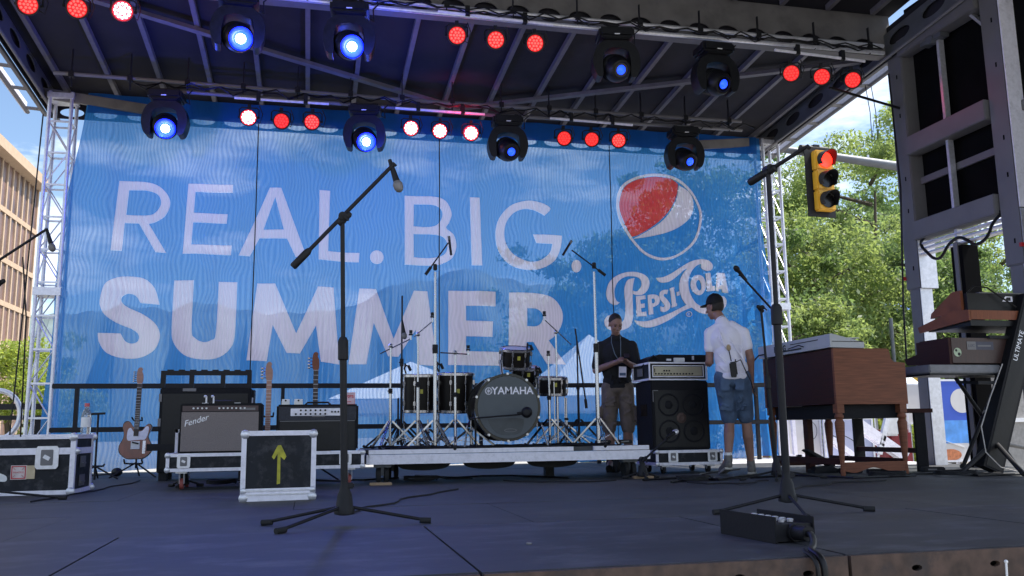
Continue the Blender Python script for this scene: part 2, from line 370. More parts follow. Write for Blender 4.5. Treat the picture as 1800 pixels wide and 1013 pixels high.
# ================================================================== CORNER TOWERS
def tower(x, y, z1, label):
    t = thing('corner_tower', label, 'tower', (x, y, -1.2), group='lattice towers at the back corners'); H = z1+1.2; a = .13
    for sx in (-1, 1):
        for sy in (-1, 1): MB().cyl((sx*a, sy*a, 0), (sx*a, sy*a, H), .024, n=10).build('upright', 'alu', t, smooth=True)
    br = MB(); z = .2; k = 0
    while z < H-.05:
        for s in (-1, 1):
            br.bar((-a, s*a, z), (a, s*a, z), .022); br.bar((s*a, -a, z), (s*a, a, z), .022)
            if z+.42 < H:
                br.cyl((-a*(1 if k % 2 else -1), s*a, z), (a*(1 if k % 2 else -1), s*a, z+.42), .009, n=6)
                br.cyl((s*a, -a, z), (s*a, a, z+.42), .009, n=6)
        z += .42; k += 1
    br.build('lattice', 'alu', t)
    MB().bb((-.16, -.16, H-.09), (.16, .16, H-.02)).build('top_plate', 'alu', t)
    MB().bb((-.16, -.16, H*.56), (.16, .16, H*.56+.10)).build('sleeve', 'alu', t); MB().bb((-.3, -.3, -.001), (.3, .3, .02)).build('base_plate', 'steel', t)
tower(-3.22, 11.95, 4.86, 'silver lattice tower at the left edge of the blue banner')
tower(6.86, 11.95, 4.86, 'silver lattice tower at the right edge of the blue banner')
single(MB().tube([(-3.47, 12, 4.6), (-3.53, 12, 2), (-3.62, 12, -1.2)], .010, 6), 'guy_cable', 'thin black cable running down outside the left lattice tower', 'cable', (-3.62, 12, -1.2))

# ================================================================== RIGHT SIDE FRAME
t = thing('side_frame', 'tall grey metal side frame with black panels at the right of the stage', 'frame', (7.1, 7.8, -1.2))
def fp(mb, n, m, **k): return mb.build(n, m, t, world=True, **k)
for y, wx in ((8.98, .2), (7.42, .2)):
    fp(MB().bb((6.98, y-.13, 2.05), (7.22, y+.13, 5.25), .012), 'column', 'alu_dull')
    for zs_ in (2.3, 3.0, 3.4, 4.2, 4.7): fp(MB().box((6.979, y-.03, zs_), (.004, .018, .05)), 'slot', 'void_black')
    fp(MB().bb((6.99, y-.09, -1.2), (7.16, y+.09, 2.049), .008), 'lower_post', 'alu_dull')
    fp(MB().bb((6.995, y-.098, -1.2), (7.155, y-.0905, 2.2)), 'lit_column_face', 'alu')  # paler front plates: light falling on this side is put into the colour
    fp(MB().bb((6.985, y-.135, 2.05), (7.215, y-.1305, 2.62)), 'lit_column_face', 'alu')
fp(MB().bb((6.976, 7.42-.15, 2.63), (7.21, 7.42-.136, 5.2)), 'lit_column_face', 'alu_white')  # sky light on the near column painted as a white plate
for z, h in ((2.62, .22), (3.66, .22), (4.92, .2)):
    fp(MB().bb((6.93, 7.56, z), (7.12, 8.86, z+h), .01), 'cross_beam', 'alu_dull')
    fp(MB().bb((7.12, 4.3, z), (7.158, 7.27, z+h*.5), .005), 'cross_beam', 'alu_dull')
for z in (2.56, 2.50, 2.44): fp(MB().bb((7.0, 7.56, z), (7.1, 8.86, z+.02)), 'louvre', 'alu')
fp(MB().bb((7.16, 7.45, 2.66), (7.19, 8.95, 5.6)), 'black_panel', 'void_black')
fp(MB().bb((7.16, 2.0, 1.9), (7.19, 7.4, 5.9)), 'black_panel', 'void_black')  # stretched up and forward, out of view, to block sun from the floor
fp(MB().bar((7.05, 8.25, 2.4), (7.05, 8.25, 5.0), .04, .07), 'centre_post', 'alu')
fp(MB().bar((7.10, 8.31, 2.85), (7.10, 8.31, 5.0), .05, .06), 'centre_post', 'steel')
fp(MB().bar((7.12, 7.55, 3.35), (7.12, 8.85, 3.35), .03, .08), 'inner_rail', 'alu_dull')
fp(MB().bar((7.05, 7.3, 5.25), (7.05, 6.9, 4.72), .07, .03), 'gusset', 'alu'); fp(MB().bar((7.05, 7.55, 4.72), (7.05, 7.95, 5.2), .07, .03), 'gusset', 'alu')
fp(MB().box((7.02, 8.3, 4.94), (.12, .34, .14)).cyl((6.94, 8.3, 4.9), (7.0, 8.3, 4.9), .06), 'pulley_block', 'steel')
for p in ((6.97, 9.11, 2.2), (6.97, 7.29, 2.24)):
    fp(MB().box(p, (.05, .03, .04)), 'red_pin', M.setdefault('redpin', pm('red plastic', (.45, .02, .02))))
t2 = thing('lift_mast', 'black upright lift mast below the louvres of the side frame', 'mast', (7.08, 8.22, -1.2))
MB().bb((-.10, -.09, 0), (.10, .09, 3.62)).build('mast_tube', 'void_black', t2); MB().bb((-.115, -.03, .3), (-.10, .03, 3.66)).build('rail', 'alu_dull', t2)
pts = [XP(1625, 418, 7.0), XP(1634, 448, 7.0), XP(1652, 454, 7.0), XP(1668, 430, 7.0), XP(1684, 418, 7.0), XP(1700, 422, 7.0), XP(1716, 430, 7.0), XP(1734, 418, 7.0), XP(1744, 395, 7.0), XP(1750, 372, 7.0)]
single(MB().tube(smoothpath([(p.y, p.z, 1) for p in pts])[:-6] and [(7.0, a, b) for a, b in smoothpath([(p.y, p.z, 1) for p in pts])[:-6]], .018, 8), 'hanging_cable', 'thick black cable bundle drooping in waves under the side frame louvres', 'cable', pts[0], smooth=True)
# tie bar and thin hanging wires near the back column
single(MB().cyl((6.0, 8.9, 4.47), (6.98, 8.95, 4.30), .016), 'tie_bar', 'thin dark bar from the lamps across to the side frame', 'bar', (6.98, 8.95, 4.30))
for q in (1521, 1531):
    a = YP(q, 150, 9.2); b = YP(q+12, 245, 9.2)
    single(MB().tube([a, (a+b)/2+Vector((.02, 0, 0)), b, b+Vector((.05, 0, .25))], .005, 5), 'dangling_wire', 'thin wire dangling from the roof corner, '+('the one nearer the frame' if q == 1531 else 'the one nearer the banner'), 'wire', b)
single(MB().tube([XP(1562, 130, 6.9), XP(1583, 330, 6.9), XP(1588, 540, 6.9), XP(1594, 640, 6.9)], .012, 6), 'drop_cable', 'black cable hanging down in front of the trees beside the rear column', 'cable', XP(1594, 640, 6.9))

# ================================================================== BANNER
YBN = 11.85
def wv(x, z):
    a = .030*math.sin(x*5.3+.6*math.sin(z*1.7))+.018*math.sin(x*11.7+z*1.1)+.012*math.sin(x*2.1-z*3.1)
    e = max(0, x-5.6); a += .12*e*math.sin(x*14)*(1 if z < 2.6 else .4)
    return a*(.35+.65*min(1, (4.9-z)/3.5))
def banner_mat(name, col, tr, transp, moire=.5, lift=0):
    m = bpy.data.materials.new(name); m.use_nodes = True; n = m.node_tree; n.nodes.clear(); A = n.nodes.new; K = n.links.new
    o = A('ShaderNodeOutputMaterial'); tcc = A('ShaderNodeTexCoord'); z = A('ShaderNodeTexNoise'); z.inputs['Scale'].default_value = 1.3; z.inputs['Detail'].default_value = 5
    cr = A('ShaderNodeValToRGB'); cr.color_ramp.elements[0].position = .3; cr.color_ramp.elements[1].position = .7
    cr.color_ramp.elements[0].color = tuple(c*.82 for c in col)+(1,); cr.color_ramp.elements[1].color = tuple(min(1, c*1.15) for c in col)+(1,)
    K(tcc.outputs['Object'], z.inputs[0]); K(z.outputs[0], cr.inputs[0])
    d = A('ShaderNodeBsdfDiffuse'); K(cr.outputs[0], d.inputs[0]); tl = A('ShaderNodeBsdfTranslucent'); tl.inputs[0].default_value = tuple(tr)+(1,)
    ms = A('ShaderNodeMapping'); ms.inputs['Scale'].default_value = (2.6, 1, .45); ms.inputs['Rotation'].default_value = (0, .25, 0); zz_ = A('ShaderNodeTexNoise'); zz_.inputs['Scale'].default_value = 1.6; zz_.inputs['Detail'].default_value = 4
    K(tcc.outputs['Object'], ms.inputs[0]); K(ms.outputs[0], zz_.inputs[0]); bpp = A('ShaderNodeBump'); bpp.inputs['Strength'].default_value = .5; bpp.inputs['Distance'].default_value = .09; K(zz_.outputs[0], bpp.inputs['Height']); K(bpp.outputs[0], d.inputs['Normal']); K(bpp.outputs[0], tl.inputs['Normal'])
    m1 = A('ShaderNodeMixShader'); m1.inputs[0].default_value = .5; K(d.outputs[0], m1.inputs[1]); K(tl.outputs[0], m1.inputs[2])
    # open weave: the holes of the mesh run in warped rows
    wt = A('ShaderNodeTexWave'); wt.wave_type = 'BANDS'; wt.bands_direction = 'X'; wt.wave_profile = 'SIN'
    wt.inputs['Scale'].default_value = 6.6; wt.inputs['Distortion'].default_value = 13; wt.inputs['Detail'].default_value = 0; wt.inputs['Detail Scale'].default_value = .5; wt.inputs['Detail Roughness'].default_value = .35
    mpp = A('ShaderNodeMapping'); mpp.inputs['Scale'].default_value = (1, 1, .75); K(tcc.outputs['Object'], mpp.inputs[0]); K(mpp.outputs[0], wt.inputs[0])
    mr = A('ShaderNodeMapRange'); mr.inputs[3].default_value = transp*(1-moire); mr.inputs[4].default_value = min(.95, transp*(1+moire)); K(wt.outputs[0], mr.inputs[0])
    tp = A('ShaderNodeBsdfTransparent'); m2 = A('ShaderNodeMixShader'); K(mr.outputs[0], m2.inputs[0]); K(m1.outputs[0], m2.inputs[1]); K(tp.outputs[0], m2.inputs[2]); K(m2.outputs[0], o.inputs[0])
    tp.inputs[0].default_value = (.82, .92, 1, 1)
    return m
M['ban'] = banner_mat('blue mesh vinyl', (.028, .155, .44), (.055, .33, .86), .20, .26)
M['ban_w'] = banner_mat('white print on mesh', (.62, .56, .66), (.82, .75, .90), .20, .3)
M['ban_r'] = banner_mat('red print on mesh', (.52, .045, .06), (.75, .06, .08), .12, .3)
M['ban_s'] = banner_mat('dark blue banner seam', (.022, .11, .34), (.02, .14, .45), .07, .1)
bt = thing('stage_banner', 'huge blue mesh banner reading REAL. BIG. SUMMER across the back of the stage', 'banner', (1.86, YBN, 0))
bm_ = MB(); bl = lambda z: -2.93-.24*min(1, (4.85-z)/2.6) - .03*math.sin(z*2.4); brr = lambda z: 6.66+.03*math.sin(z*3.1)
NX, NZ = 260, 60; vs = []; fs = []
for j in range(NZ+1):
    z = .03+(4.86-.03)*j/NZ
    for i in range(NX+1):
        x = bl(z)+(brr(z)-bl(z))*i/NX; vs.append((x, YBN+wv(x, z), z+(.02*math.sin(x*3) if j == 0 else 0)))
for j in range(NZ):
    for i in range(NX): a = j*(NX+1)+i; fs.append((a, a+1, a+NX+2, a+NX+1))
def on_banner(polys, off, mat, name, label=None):
    """printed shape: outline on the banner plane, cut fine enough to follow the folds"""
    mb = MB()
    for poly, holes in polys:
        mb.prism(poly, 0, X_, Z_, -Y_, (0, YBN, 0), holes)
    b = mb.b; x0 = min(v.co.x for v in b.verts); x1 = max(v.co.x for v in b.verts); z0 = min(v.co.z for v in b.verts); z1 = max(v.co.z for v in b.verts)
    x = x0+.05
    while x < x1: bmesh.ops.bisect_plane(b, geom=b.verts[:]+b.edges[:]+b.faces[:], plane_co=(x, 0, 0), plane_no=(1, 0, 0)); x += .06
    z = z0+.2
    while z < z1: bmesh.ops.bisect_plane(b, geom=b.verts[:]+b.edges[:]+b.faces[:], plane_co=(0, 0, z), plane_no=(0, 0, 1)); z += .2
    for v in b.verts: v.co.y = YBN+wv(v.co.x, v.co.z)-off
    return mb.build(name, mat, bt, world=True, label=label)
def tr(pts, ox, oy, sc, smooth=True):
    q = [YP(ox+p[0]/sc, oy+p[1]/sc, YBN) for p in pts]
    return [((a.x, a.z, 1) if len(p) > 2 else (a.x, a.z)) for a, p in zip(q, pts)]
def sh(pts, o): return smoothpath(tr(pts, *o))
A_ = (150, 290, 2.665); K4 = (0, 338, 2.997); K5 = (600, 338, 2.997); C_ = (1000, 280, 3.166); P_ = (1055, 440, 6.333)
c = 1
row1 = [
 ('R', [(160,76),(275,80,c),(345,100,c),(388,145,c),(396,190,c),(372,240,c),(330,268,c),(298,277),(378,412),(328,408),(252,275),(185,273),(172,404),(122,403)], [[(205,118),(192,235),(280,238,c),(325,228,c),(354,185,c),(342,142,c),(290,121,c)]], A_),
 ('E', [(485,92),(692,95),(690,131),(518,130),(510,228),(667,232),(662,276),(507,272),(497,375),(685,378),(682,423),(456,416)], [], A_),
 ('A', [(865,108),(918,110),(1038,436),(985,432),(945,347),(815,341),(770,427),(718,424)], [[(890,152),(930,305),(834,302)]], A_),
 ('L', [(1097,118),(1147,120),(1137,405),(1284,414),(1281,457),(1093,445)], [], A_),
 ('period', [p+(1,) for p in ell(1365,434,32,32,8)], [], A_),
 ('B', [(333,20),(480,24,c),(548,48,c),(580,110,c),(568,160,c),(552,190,c),(592,225,c),(606,285,c),(585,345,c),(530,378,c),(480,385),(333,383)], [[(382,63),(470,66,c),(518,85,c),(532,120,c),(515,162,c),(475,182,c),(380,180)],[(380,220),(480,222,c),(540,240,c),(560,285,c),(540,330,c),(480,345,c),(382,343)]], K5),
 ('I', [(675,30),(727,32),(740,388),(686,387)], [], K5),
 ('G', [(1098,88,c),(1045,56,c),(975,45,c),(890,72,c),(832,138,c),(813,222,c),(830,310,c),(885,378,c),(960,407,c),(1045,405,c),(1115,368,c),(1150,300,c),(1160,232),(1010,222),(1028,268),(1108,276),(1092,325,c),(1040,362,c),(975,362,c),(900,320,c),(862,245,c),(868,165,c),(905,112,c),(960,88,c),(1015,95,c),(1068,126)], [], K5),
 ('period', [p+(1,) for p in ell(1238,390,26,33,8)], [], K5)]
row2 = [
 ('S', [(72,625,c),(95,560,c),(150,530,c),(215,523,c),(280,535,c),(325,580,c),(347,655),(256,645),(235,613,c),(200,603,c),(172,620,c),(172,645,c),(200,668,c),(270,700,c),(328,745,c),(350,800,c),(325,865,c),(255,902,c),(170,905,c),(100,880,c),(65,830,c),(60,788),(165,790),(185,825,c),(215,836,c),(243,825,c),(247,795,c),(215,768,c),(150,742,c),(95,705,c),(72,665,c)], [], A_),
 ('U', [(415,540),(510,542),(500,770,c),(515,812,c),(553,832,c),(590,822,c),(612,785,c),(625,548),(712,550),(700,790,c),(675,862,c),(615,905,c),(540,912,c),(465,892,c),(415,835,c),(405,760,c)], [], A_),
 ('M', [(1355,480),(1450,482),(1560,745),(1675,498),(1757,502),(1788,908),(1690,892),(1665,702),(1580,850),(1510,848),(1437,700),(1405,890),(1298,886)], [], K4),
 ('M', [(95,508),(182,512),(275,772),(383,518),(455,520),(508,915),(408,910),(392,725),(300,868),(245,865),(170,690),(130,908),(38,906)], [], K5),
 ('E', [(563,520),(812,525),(812,602),(655,600),(655,678),(798,682),(795,763),(655,760),(655,838),(865,842),(865,914),(560,912)], [], K5),
 ('R', [(885,528),(1030,534,c),(1110,560,c),(1158,625,c),(1160,690,c),(1130,750,c),(1092,782),(1180,908),(1082,906),(1010,790),(975,790),(975,912),(885,910)], [[(978,612),(1025,614,c),(1052,632,c),(1062,660,c),(1050,692,c),(1022,707,c),(978,706)]], K5)]
LOOPS = []
for nm, o, hs, fr in row1+row2: LOOPS += [sh(o, fr)]+[sh(h, fr) for h in hs]
for nm, o, hs, fr in row1: on_banner([(sh(o, fr), [sh(h, fr) for h in hs])], .010, 'ban_w', 'thin_letter' if nm != 'period' else 'period')
for nm, o, hs, fr in row2: on_banner([(sh(o, fr), [sh(h, fr) for h in hs])], .010, 'ban_w', 'bold_letter')
# globe emblem
ring_o = [(480,80,c),(580,98,c),(670,170,c),(725,260,c),(738,340,c),(705,455,c),(620,535,c),(515,563,c),(420,530,c),(335,445,c),(275,340,c),(260,235,c),(290,150,c),(370,100,c)]
RI = 1
ring_i = [(480,95,c),(575,112,c),(660,180,c),(712,262,c),(724,340,c),(693,447,c),(615,523,c),(518,548,c),(428,518,c),(347,437,c),(288,338,c),(273,240,c),(302,160,c),(376,113,c)]
LOOPS += [sh(ring_o, C_)]
on_banner([(sh(ring_o, C_), [sh(ring_i, C_)])], .010, 'ban_w', 'globe_ring')
on_banner([(sh([(480,97),(560,108,c),(603,140),(598,200,c),(570,270,c),(520,330,c),(450,385,c),(380,425,c),(345,434),(300,355,c),(274,260,c),(302,165,c),(376,116,c)], C_), [])], .012, 'ban_r', 'globe_red')
on_banner([(sh([(608,148),(665,190,c),(688,245,c),(682,300,c),(655,345,c),(590,390,c),(480,425,c),(352,446),(420,410,c),(500,360,c),(560,300,c),(595,230,c)], C_), [])], .012, 'ban_w', 'globe_wave')
# script
script = [
 ([(375,312),(360,380,c),(350,440,c),(350,500,c),(352,640,c),(350,760,c),(320,850,c),(230,895,c),(120,890,c),(62,850,c),(48,790,c),(80,735,c),(130,718),(150,740,c),(190,800,c),(240,800,c),(268,740,c),(272,600,c),(262,480,c),(268,400,c),(300,335,c)], []),
 ([(218,582),(180,608,c),(120,590,c),(80,530,c),(75,450,c),(110,350,c),(190,280,c),(300,248,c),(420,250,c),(510,285,c),(548,350,c),(535,430,c),(480,490,c),(400,505,c),(352,490),(355,455),(400,462,c),(445,420,c),(458,360,c),(430,315,c),(360,295,c),(270,302,c),(200,350,c),(165,430,c),(165,510,c),(185,565,c)], []),
 ([(387,518),(500,502),(504,545),(440,555),(444,600),(492,594),(495,640),(448,648),(452,692),(510,684),(516,735),(395,742)], []),
 ([(528,500),(585,492,c),(640,505,c),(662,550,c),(650,600,c),(600,630,c),(588,632),(594,712),(540,720)], [[(572,540),(600,540,c),(610,565,c),(600,588,c),(576,592)]]),
 ([(758,440),(745,492),(715,488,c),(705,510,c),(740,545,c),(778,600,c),(768,655,c),(715,688,c),(670,680),(666,625),(700,635,c),(715,615,c),(690,580,c),(660,535,c),(662,475,c),(700,445,c)], []),
 ([(775,425),(830,405),(834,425),(828,430),(850,590),(860,595),(858,620),(795,640),(792,618),(800,612),(784,450),(776,448)], []),
 ([(855,465),(888,455),(890,500),(858,510)], []),
 ([(620,310),(700,300,c),(800,255,c),(900,190,c),(1000,130,c),(1110,105,c),(1200,120,c),(1245,175,c),(1225,225,c),(1170,235,c),(1115,205,c),(1112,160,c),(1060,180,c),(1010,240,c),(980,340,c),(985,440,c),(1010,520,c),(1060,600,c),(1150,645,c),(1280,650,c),(1350,600,c),(1368,540,c),(1350,510),(1385,520,c),(1408,570,c),(1390,640,c),(1320,700,c),(1200,720,c),(1090,700,c),(1010,640),(900,690,c),(760,780,c),(620,845,c),(500,862,c),(410,835,c),(362,785),(430,795,c),(520,790,c),(650,750,c),(800,690,c),(960,610),(920,550,c),(890,450,c),(890,350,c),(925,260,c),(965,208,c),(930,225,c),(860,290,c),(780,345,c),(700,362,c),(650,350,c)], []),
 ([(1075,280,c),(1130,300,c),(1160,370,c),(1150,450,c),(1110,500,c),(1060,500,c),(1015,450,c),(1000,380,c),(1020,310,c)], [[(1080,335,c),(1105,370,c),(1110,430,c),(1090,455,c),(1065,425,c),(1055,370,c)]]),
 ([(1160,262),(1215,255),(1232,405),(1262,402),(1266,455),(1172,468)], []),
 ([(1290,255),(1375,258),(1422,480),(1360,470),(1352,435),(1322,430),(1312,462),(1275,455)], [[(1338,330),(1348,388),(1328,388)]]),
 ([p+(1,) for p in ell(984,714,31,31,10)], [[p+(1,) for p in ell(984,714,22,22,10)]])]
for i, (o, hs) in enumerate(script): on_banner([(sh(o, P_), [sh(h, P_) for h in hs])], .010+.0006*i, 'ban_w', 'script_letter' if i < 11 else 'registered_mark')
on_banner([(sh([(977,702),(990,702,c),(994,710,c),(986,716),(994,728),(988,728),(982,717),(982,728),(977,728)], P_), [])], .012, 'ban_w', 'registered_mark')
for o, hs in script: LOOPS += [sh(o, P_)]+[sh(h, P_) for h in hs]
low = [(x, .03+.02*math.sin(x*3)) for x in [bl(0)+(brr(0)-bl(0))*i/60 for i in range(61)]]
outl = low+[(brr(z), z) for z in [.1+i*.15 for i in range(32)]]+[(brr(4.86), 4.86), (bl(4.86), 4.86)]+[(bl(z), z) for z in [4.75-i*.15 for i in range(32)]]
# inside the emblem: the red and white fields, the blue field stays cloth
LOOPS += [sh(ring_i, C_)]
RED = sh([(480,97),(560,108,1),(603,140),(598,200,1),(570,270,1),(520,330,1),(450,385,1),(380,425,1),(345,434),(300,355,1),(274,260,1),(302,165,1),(376,116,1)], C_); WAV = sh([(608,148),(665,190,1),(688,245,1),(682,300,1),(655,345,1),(590,390,1),(480,425,1),(352,446),(420,410,1),(500,360,1),(560,300,1),(595,230,1)], C_)
LOOPS += [RED, WAV]
on_banner([(outl, LOOPS)], 0, 'ban', 'cloth')
on_banner([([(-2.90, 4.60), (6.62, 4.60), (6.62, 4.87), (-2.90, 4.87)], [])], .014, 'ban_s', 'top_hem')
# seams and bottom rail pocket
for px in (455, 772, 1068):
    a = YP(px, 210, YBN).x
    on_banner([([(a-.007, .05), (a+.007, .05), (a+.007, 4.6), (a-.007, 4.6)], [])], .016, 'black_soft', 'seam')

# ================================================================== BLACK GUARD RAIL
t = thing('guard_rail', 'black two bar guard rail along the foot of the blue banner', 'railing', (1.6, 11.5, 0))
for (xa, xb) in ((-3.0, 1.55), (1.6, 6.4)):
    for z in (1.05, .53): MB().bb((xa, 11.47, z-.03), (xb, 11.53, z+.03), .008).build('rail', 'black_metal', t, world=True)
for px in (135, 497, 845, 1050, 1329): MB().bb((YP(px, 700, 11.5).x-.022, 11.475, 0), (YP(px, 700, 11.5).x+.022, 11.525, 1.019)).build('post', 'black_metal', t, world=True)

# ================================================================== LAMPS
def local_par(kind):
    """par can built pointing along -Y, hung from its clamp at the origin"""
    t = thing('par_can', '', 'stage light'); tilt = Matrix.Rotation(R(22), 4, 'X'); c0 = Vector((0, 0, -.16))
    def T(mb): mb.b.transform(Matrix.Translation(c0) @ tilt); return mb
    led, face = {'hot': ('redled_hot', 'redface_hot'), 'mid': ('redled', 'redface'), 'dim': ('redled_dim', 'redface')}[kind]
    body = T(MB().lathe([(0, .10), (.055, .10), (.075, .06), (.098, 0), (.100, -.07), (.107, -.072), (.107, -.088), (.096, -.088), (.094, -.066), (0, -.066)], (0, 0, 0), (0, 1, 0), 28)).build('housing', 'black', t, smooth=True)
    T(MB().cyl((0, -.067, 0), (0, -.0675, 0), .09, n=28)).build('lens_plate', face, body)
    for rr, nn in ((0, 1), (.034, 6), (.068, 12)):
        for k in range(nn):
            if rr == .068 and k % 1: continue
            a = 2*PI*k/max(nn, 1); T(MB().cyl((rr*math.cos(a), -.069, rr*math.sin(a)), (rr*math.cos(a), -.074, rr*math.sin(a)), .0135, n=10)).build('led', led, body)
    y = MB(); y.tube([(-.118, 0, -.16), (-.118, 0, -.06), (-.09, 0, -.035), (.09, 0, -.035), (.118, 0, -.06), (.118, 0, -.16)], .008, 6)
    y.box((0, 0, -.02), (.04, .05, .05)); y.cyl((-.13, 0, -.16), (-.10, 0, -.16), .014); y.cyl((.10, 0, -.16), (.13, 0, -.16), .014); y.build('bracket', 'black_metal', t)
    MB().tube([(.03, .09, -.14), (.13, .08, -.2), (.16, .03, -.1), (.12, 0, 0)], .006, 5).build('cable', 'black', t)
    return t
pars = {}
def put_par(px, py, Y, kind, label, group):
    p = YP(px, py, Y)
    o = pars[kind] if kind in pars and pars[kind].get('free') else None
    if kind not in pars: pars[kind] = local_par(kind); o = pars[kind]
    else: o = dup(pars[kind])
    o.location = (p.x+random.uniform(-.005, .005), Y+.05, p.z+.13)
    o.rotation_euler = (0, 0, math.atan2(-(0-p.x), -(0-Y))*-.75+random.uniform(-.12, .12)); o['label'] = label; o['category'] = 'stage light'; o['group'] = group
G1 = 'red lamps hung from the middle roof beam'; G2 = 'red lamps hung along the back pipe'
W3 = ('left', 'middle', 'right')
rows = [((50, 0), (133, 6), (215, 11)), ((804, 55), (872, 63), (941, 69)), ((1393, 122), (1448, 128), (1501, 134))]
kinds = [('mid', 'mid', 'hot'), ('mid', 'mid', 'mid'), ('dim', 'dim', 'dim')]
wh = ['red stage lamp, %s one of the trio in the top left corner', 'red stage lamp, %s one of the trio under the middle of the roof', 'red stage lamp, %s one of the trio above the traffic light']
for r_, k_, l_ in zip(rows, kinds, wh):
    for j in range(3): put_par(r_[j][0], r_[j][1], 8.9, k_[j], l_ % W3[j], G1)
rows = [((437, 200), (493, 206), (549, 208)), ((722, 219), (775, 224), (829, 228)), ((992, 237), (1041, 239), (1090, 241))]
kinds = [('hot', 'dim', 'mid'), ('hot', 'hot', 'hot'), ('dim', 'dim', 'mid')]
wh = ['red lamp above the A of REAL, %s one of its trio', 'glaring red lamp in front of the banner centre, %s one of its trio', 'red lamp left of the globe emblem, %s one of its trio']
for r_, k_, l_ in zip(rows, kinds, wh):
    for j in range(3): put_par(r_[j][0], r_[j][1], 10.9, k_[j], l_ % W3[j], G2)
for (a, b, Y, wht) in (((412, 172), (578, 183), 10.93, 'above the left trio of back lamps'), ((695, 190), (852, 201), 10.93, 'above the glaring centre trio'), ((967, 208), (1112, 220), 10.93, 'above the trio by the globe'), ((770, 20), (972, 44), 8.83, 'above the centre trio on the middle beam'), ((1362, 88), (1520, 108), 8.83, 'above the trio over the traffic light'), ((15, -30), (250, -12), 8.83, 'above the top left trio')):
    p, q = YP(*a, Y), YP(*b, Y)
    tt = thing('lamp_bar', 'short pale bar '+wht, 'bar', (p+q)/2, group='short bars carrying three lamps each')
    MB().cyl(p, q, .017, n=10).build('tube', 'alu_white', tt, world=True, smooth=True)
    cl = MB()
    for s in (.25, .75): r = p.lerp(q, s); cl.box(r+Vector((0, .01, .04)), (.05, .06, .12))
    build_each(cl, 'clamp', 'black_metal', tt, world=True)

def local_head(kind):
    """moving head hung upside down: base box at the top, egg shaped yoke, turned lens head"""
    t = thing('moving_head', '', 'moving light')
    b = MB().box((0, 0, -.09), (.40, .30, .12), None, .025).box((0, -.01, -.155), (.30, .26, .03), None, .01); b = b.build('base', 'black', t)
    MB().bb((-.03, -.152, -.13), (.03, -.150, -.118)).build('status_display', 'white', b)
    build_each(MB().box((-.12, 0, -.015), (.05, .08, .05)).box((.12, 0, -.015), (.05, .08, .05)), 'clamp', 'black_metal', t)
    o = smoothpath([(-.13, -.17), (.13, -.17), (.215, -.24, 1), (.262, -.36, 1), (.262, -.47, 1), (.225, -.58, 1), (.17, -.60, 1), (.155, -.56, 1), (.158, -.45, 1), (.150, -.36, 1), (.12, -.285, 1), (0, -.255, 1), (-.12, -.285, 1), (-.150, -.36, 1), (-.158, -.45, 1), (-.155, -.56, 1), (-.17, -.60, 1), (-.225, -.58, 1), (-.262, -.47, 1), (-.262, -.36, 1), (-.215, -.24, 1)], 5)
    MB().prism(o, .17, X_, Z_, Y_, (0, -.085, 0)).build('yoke', 'black', t)
    h = MB(); cc = Vector((0, 0, -.47)); ax = Vector((.22, -.86, -.46)).normalized()
    h.lathe([(0, -.17), (.09, -.165), (.135, -.12), (.150, -.02), (.148, .06), (.128, .13), (.108, .155), (.085, .158), (.078, .145), (0, .145)], cc, ax, 26)
    for k in range(5): h.lathe([(.146-.002*k, -.10+.03*k), (.154, -.096+.03*k), (.146, -.088+.03*k)], cc, ax, 26)
    hd = h.build('lamp_head', 'black', t, smooth=True)
    l = cc+ax*.149
    if kind == 'hot':
        MB().lathe([(.045, 0), (.074, .004), (.105, .016), (.118, .012), (.105, .006), (.05, -.002)], l, ax, 28).build('reflector', 'blue_ring', hd); MB().ball(l+ax*.01, .048, (1, 1, 1)).build('lens', 'blue_hot', hd)
    else:
        MB().cyl(l, l+ax*.003, .078, n=24).build('reflector', 'black_gloss', hd); MB().ball(l-ax*.02, .058).build('lens', 'blue_lens', hd, smooth=True)
    MB().tube([(.15, .1, -.08), (.25, .1, -.14), (.24, .05, -.03), (.3, .02, .02)], .009, 6).build('cable', 'black', t)
    return t
heads = {}
G3 = 'black moving head lamps'
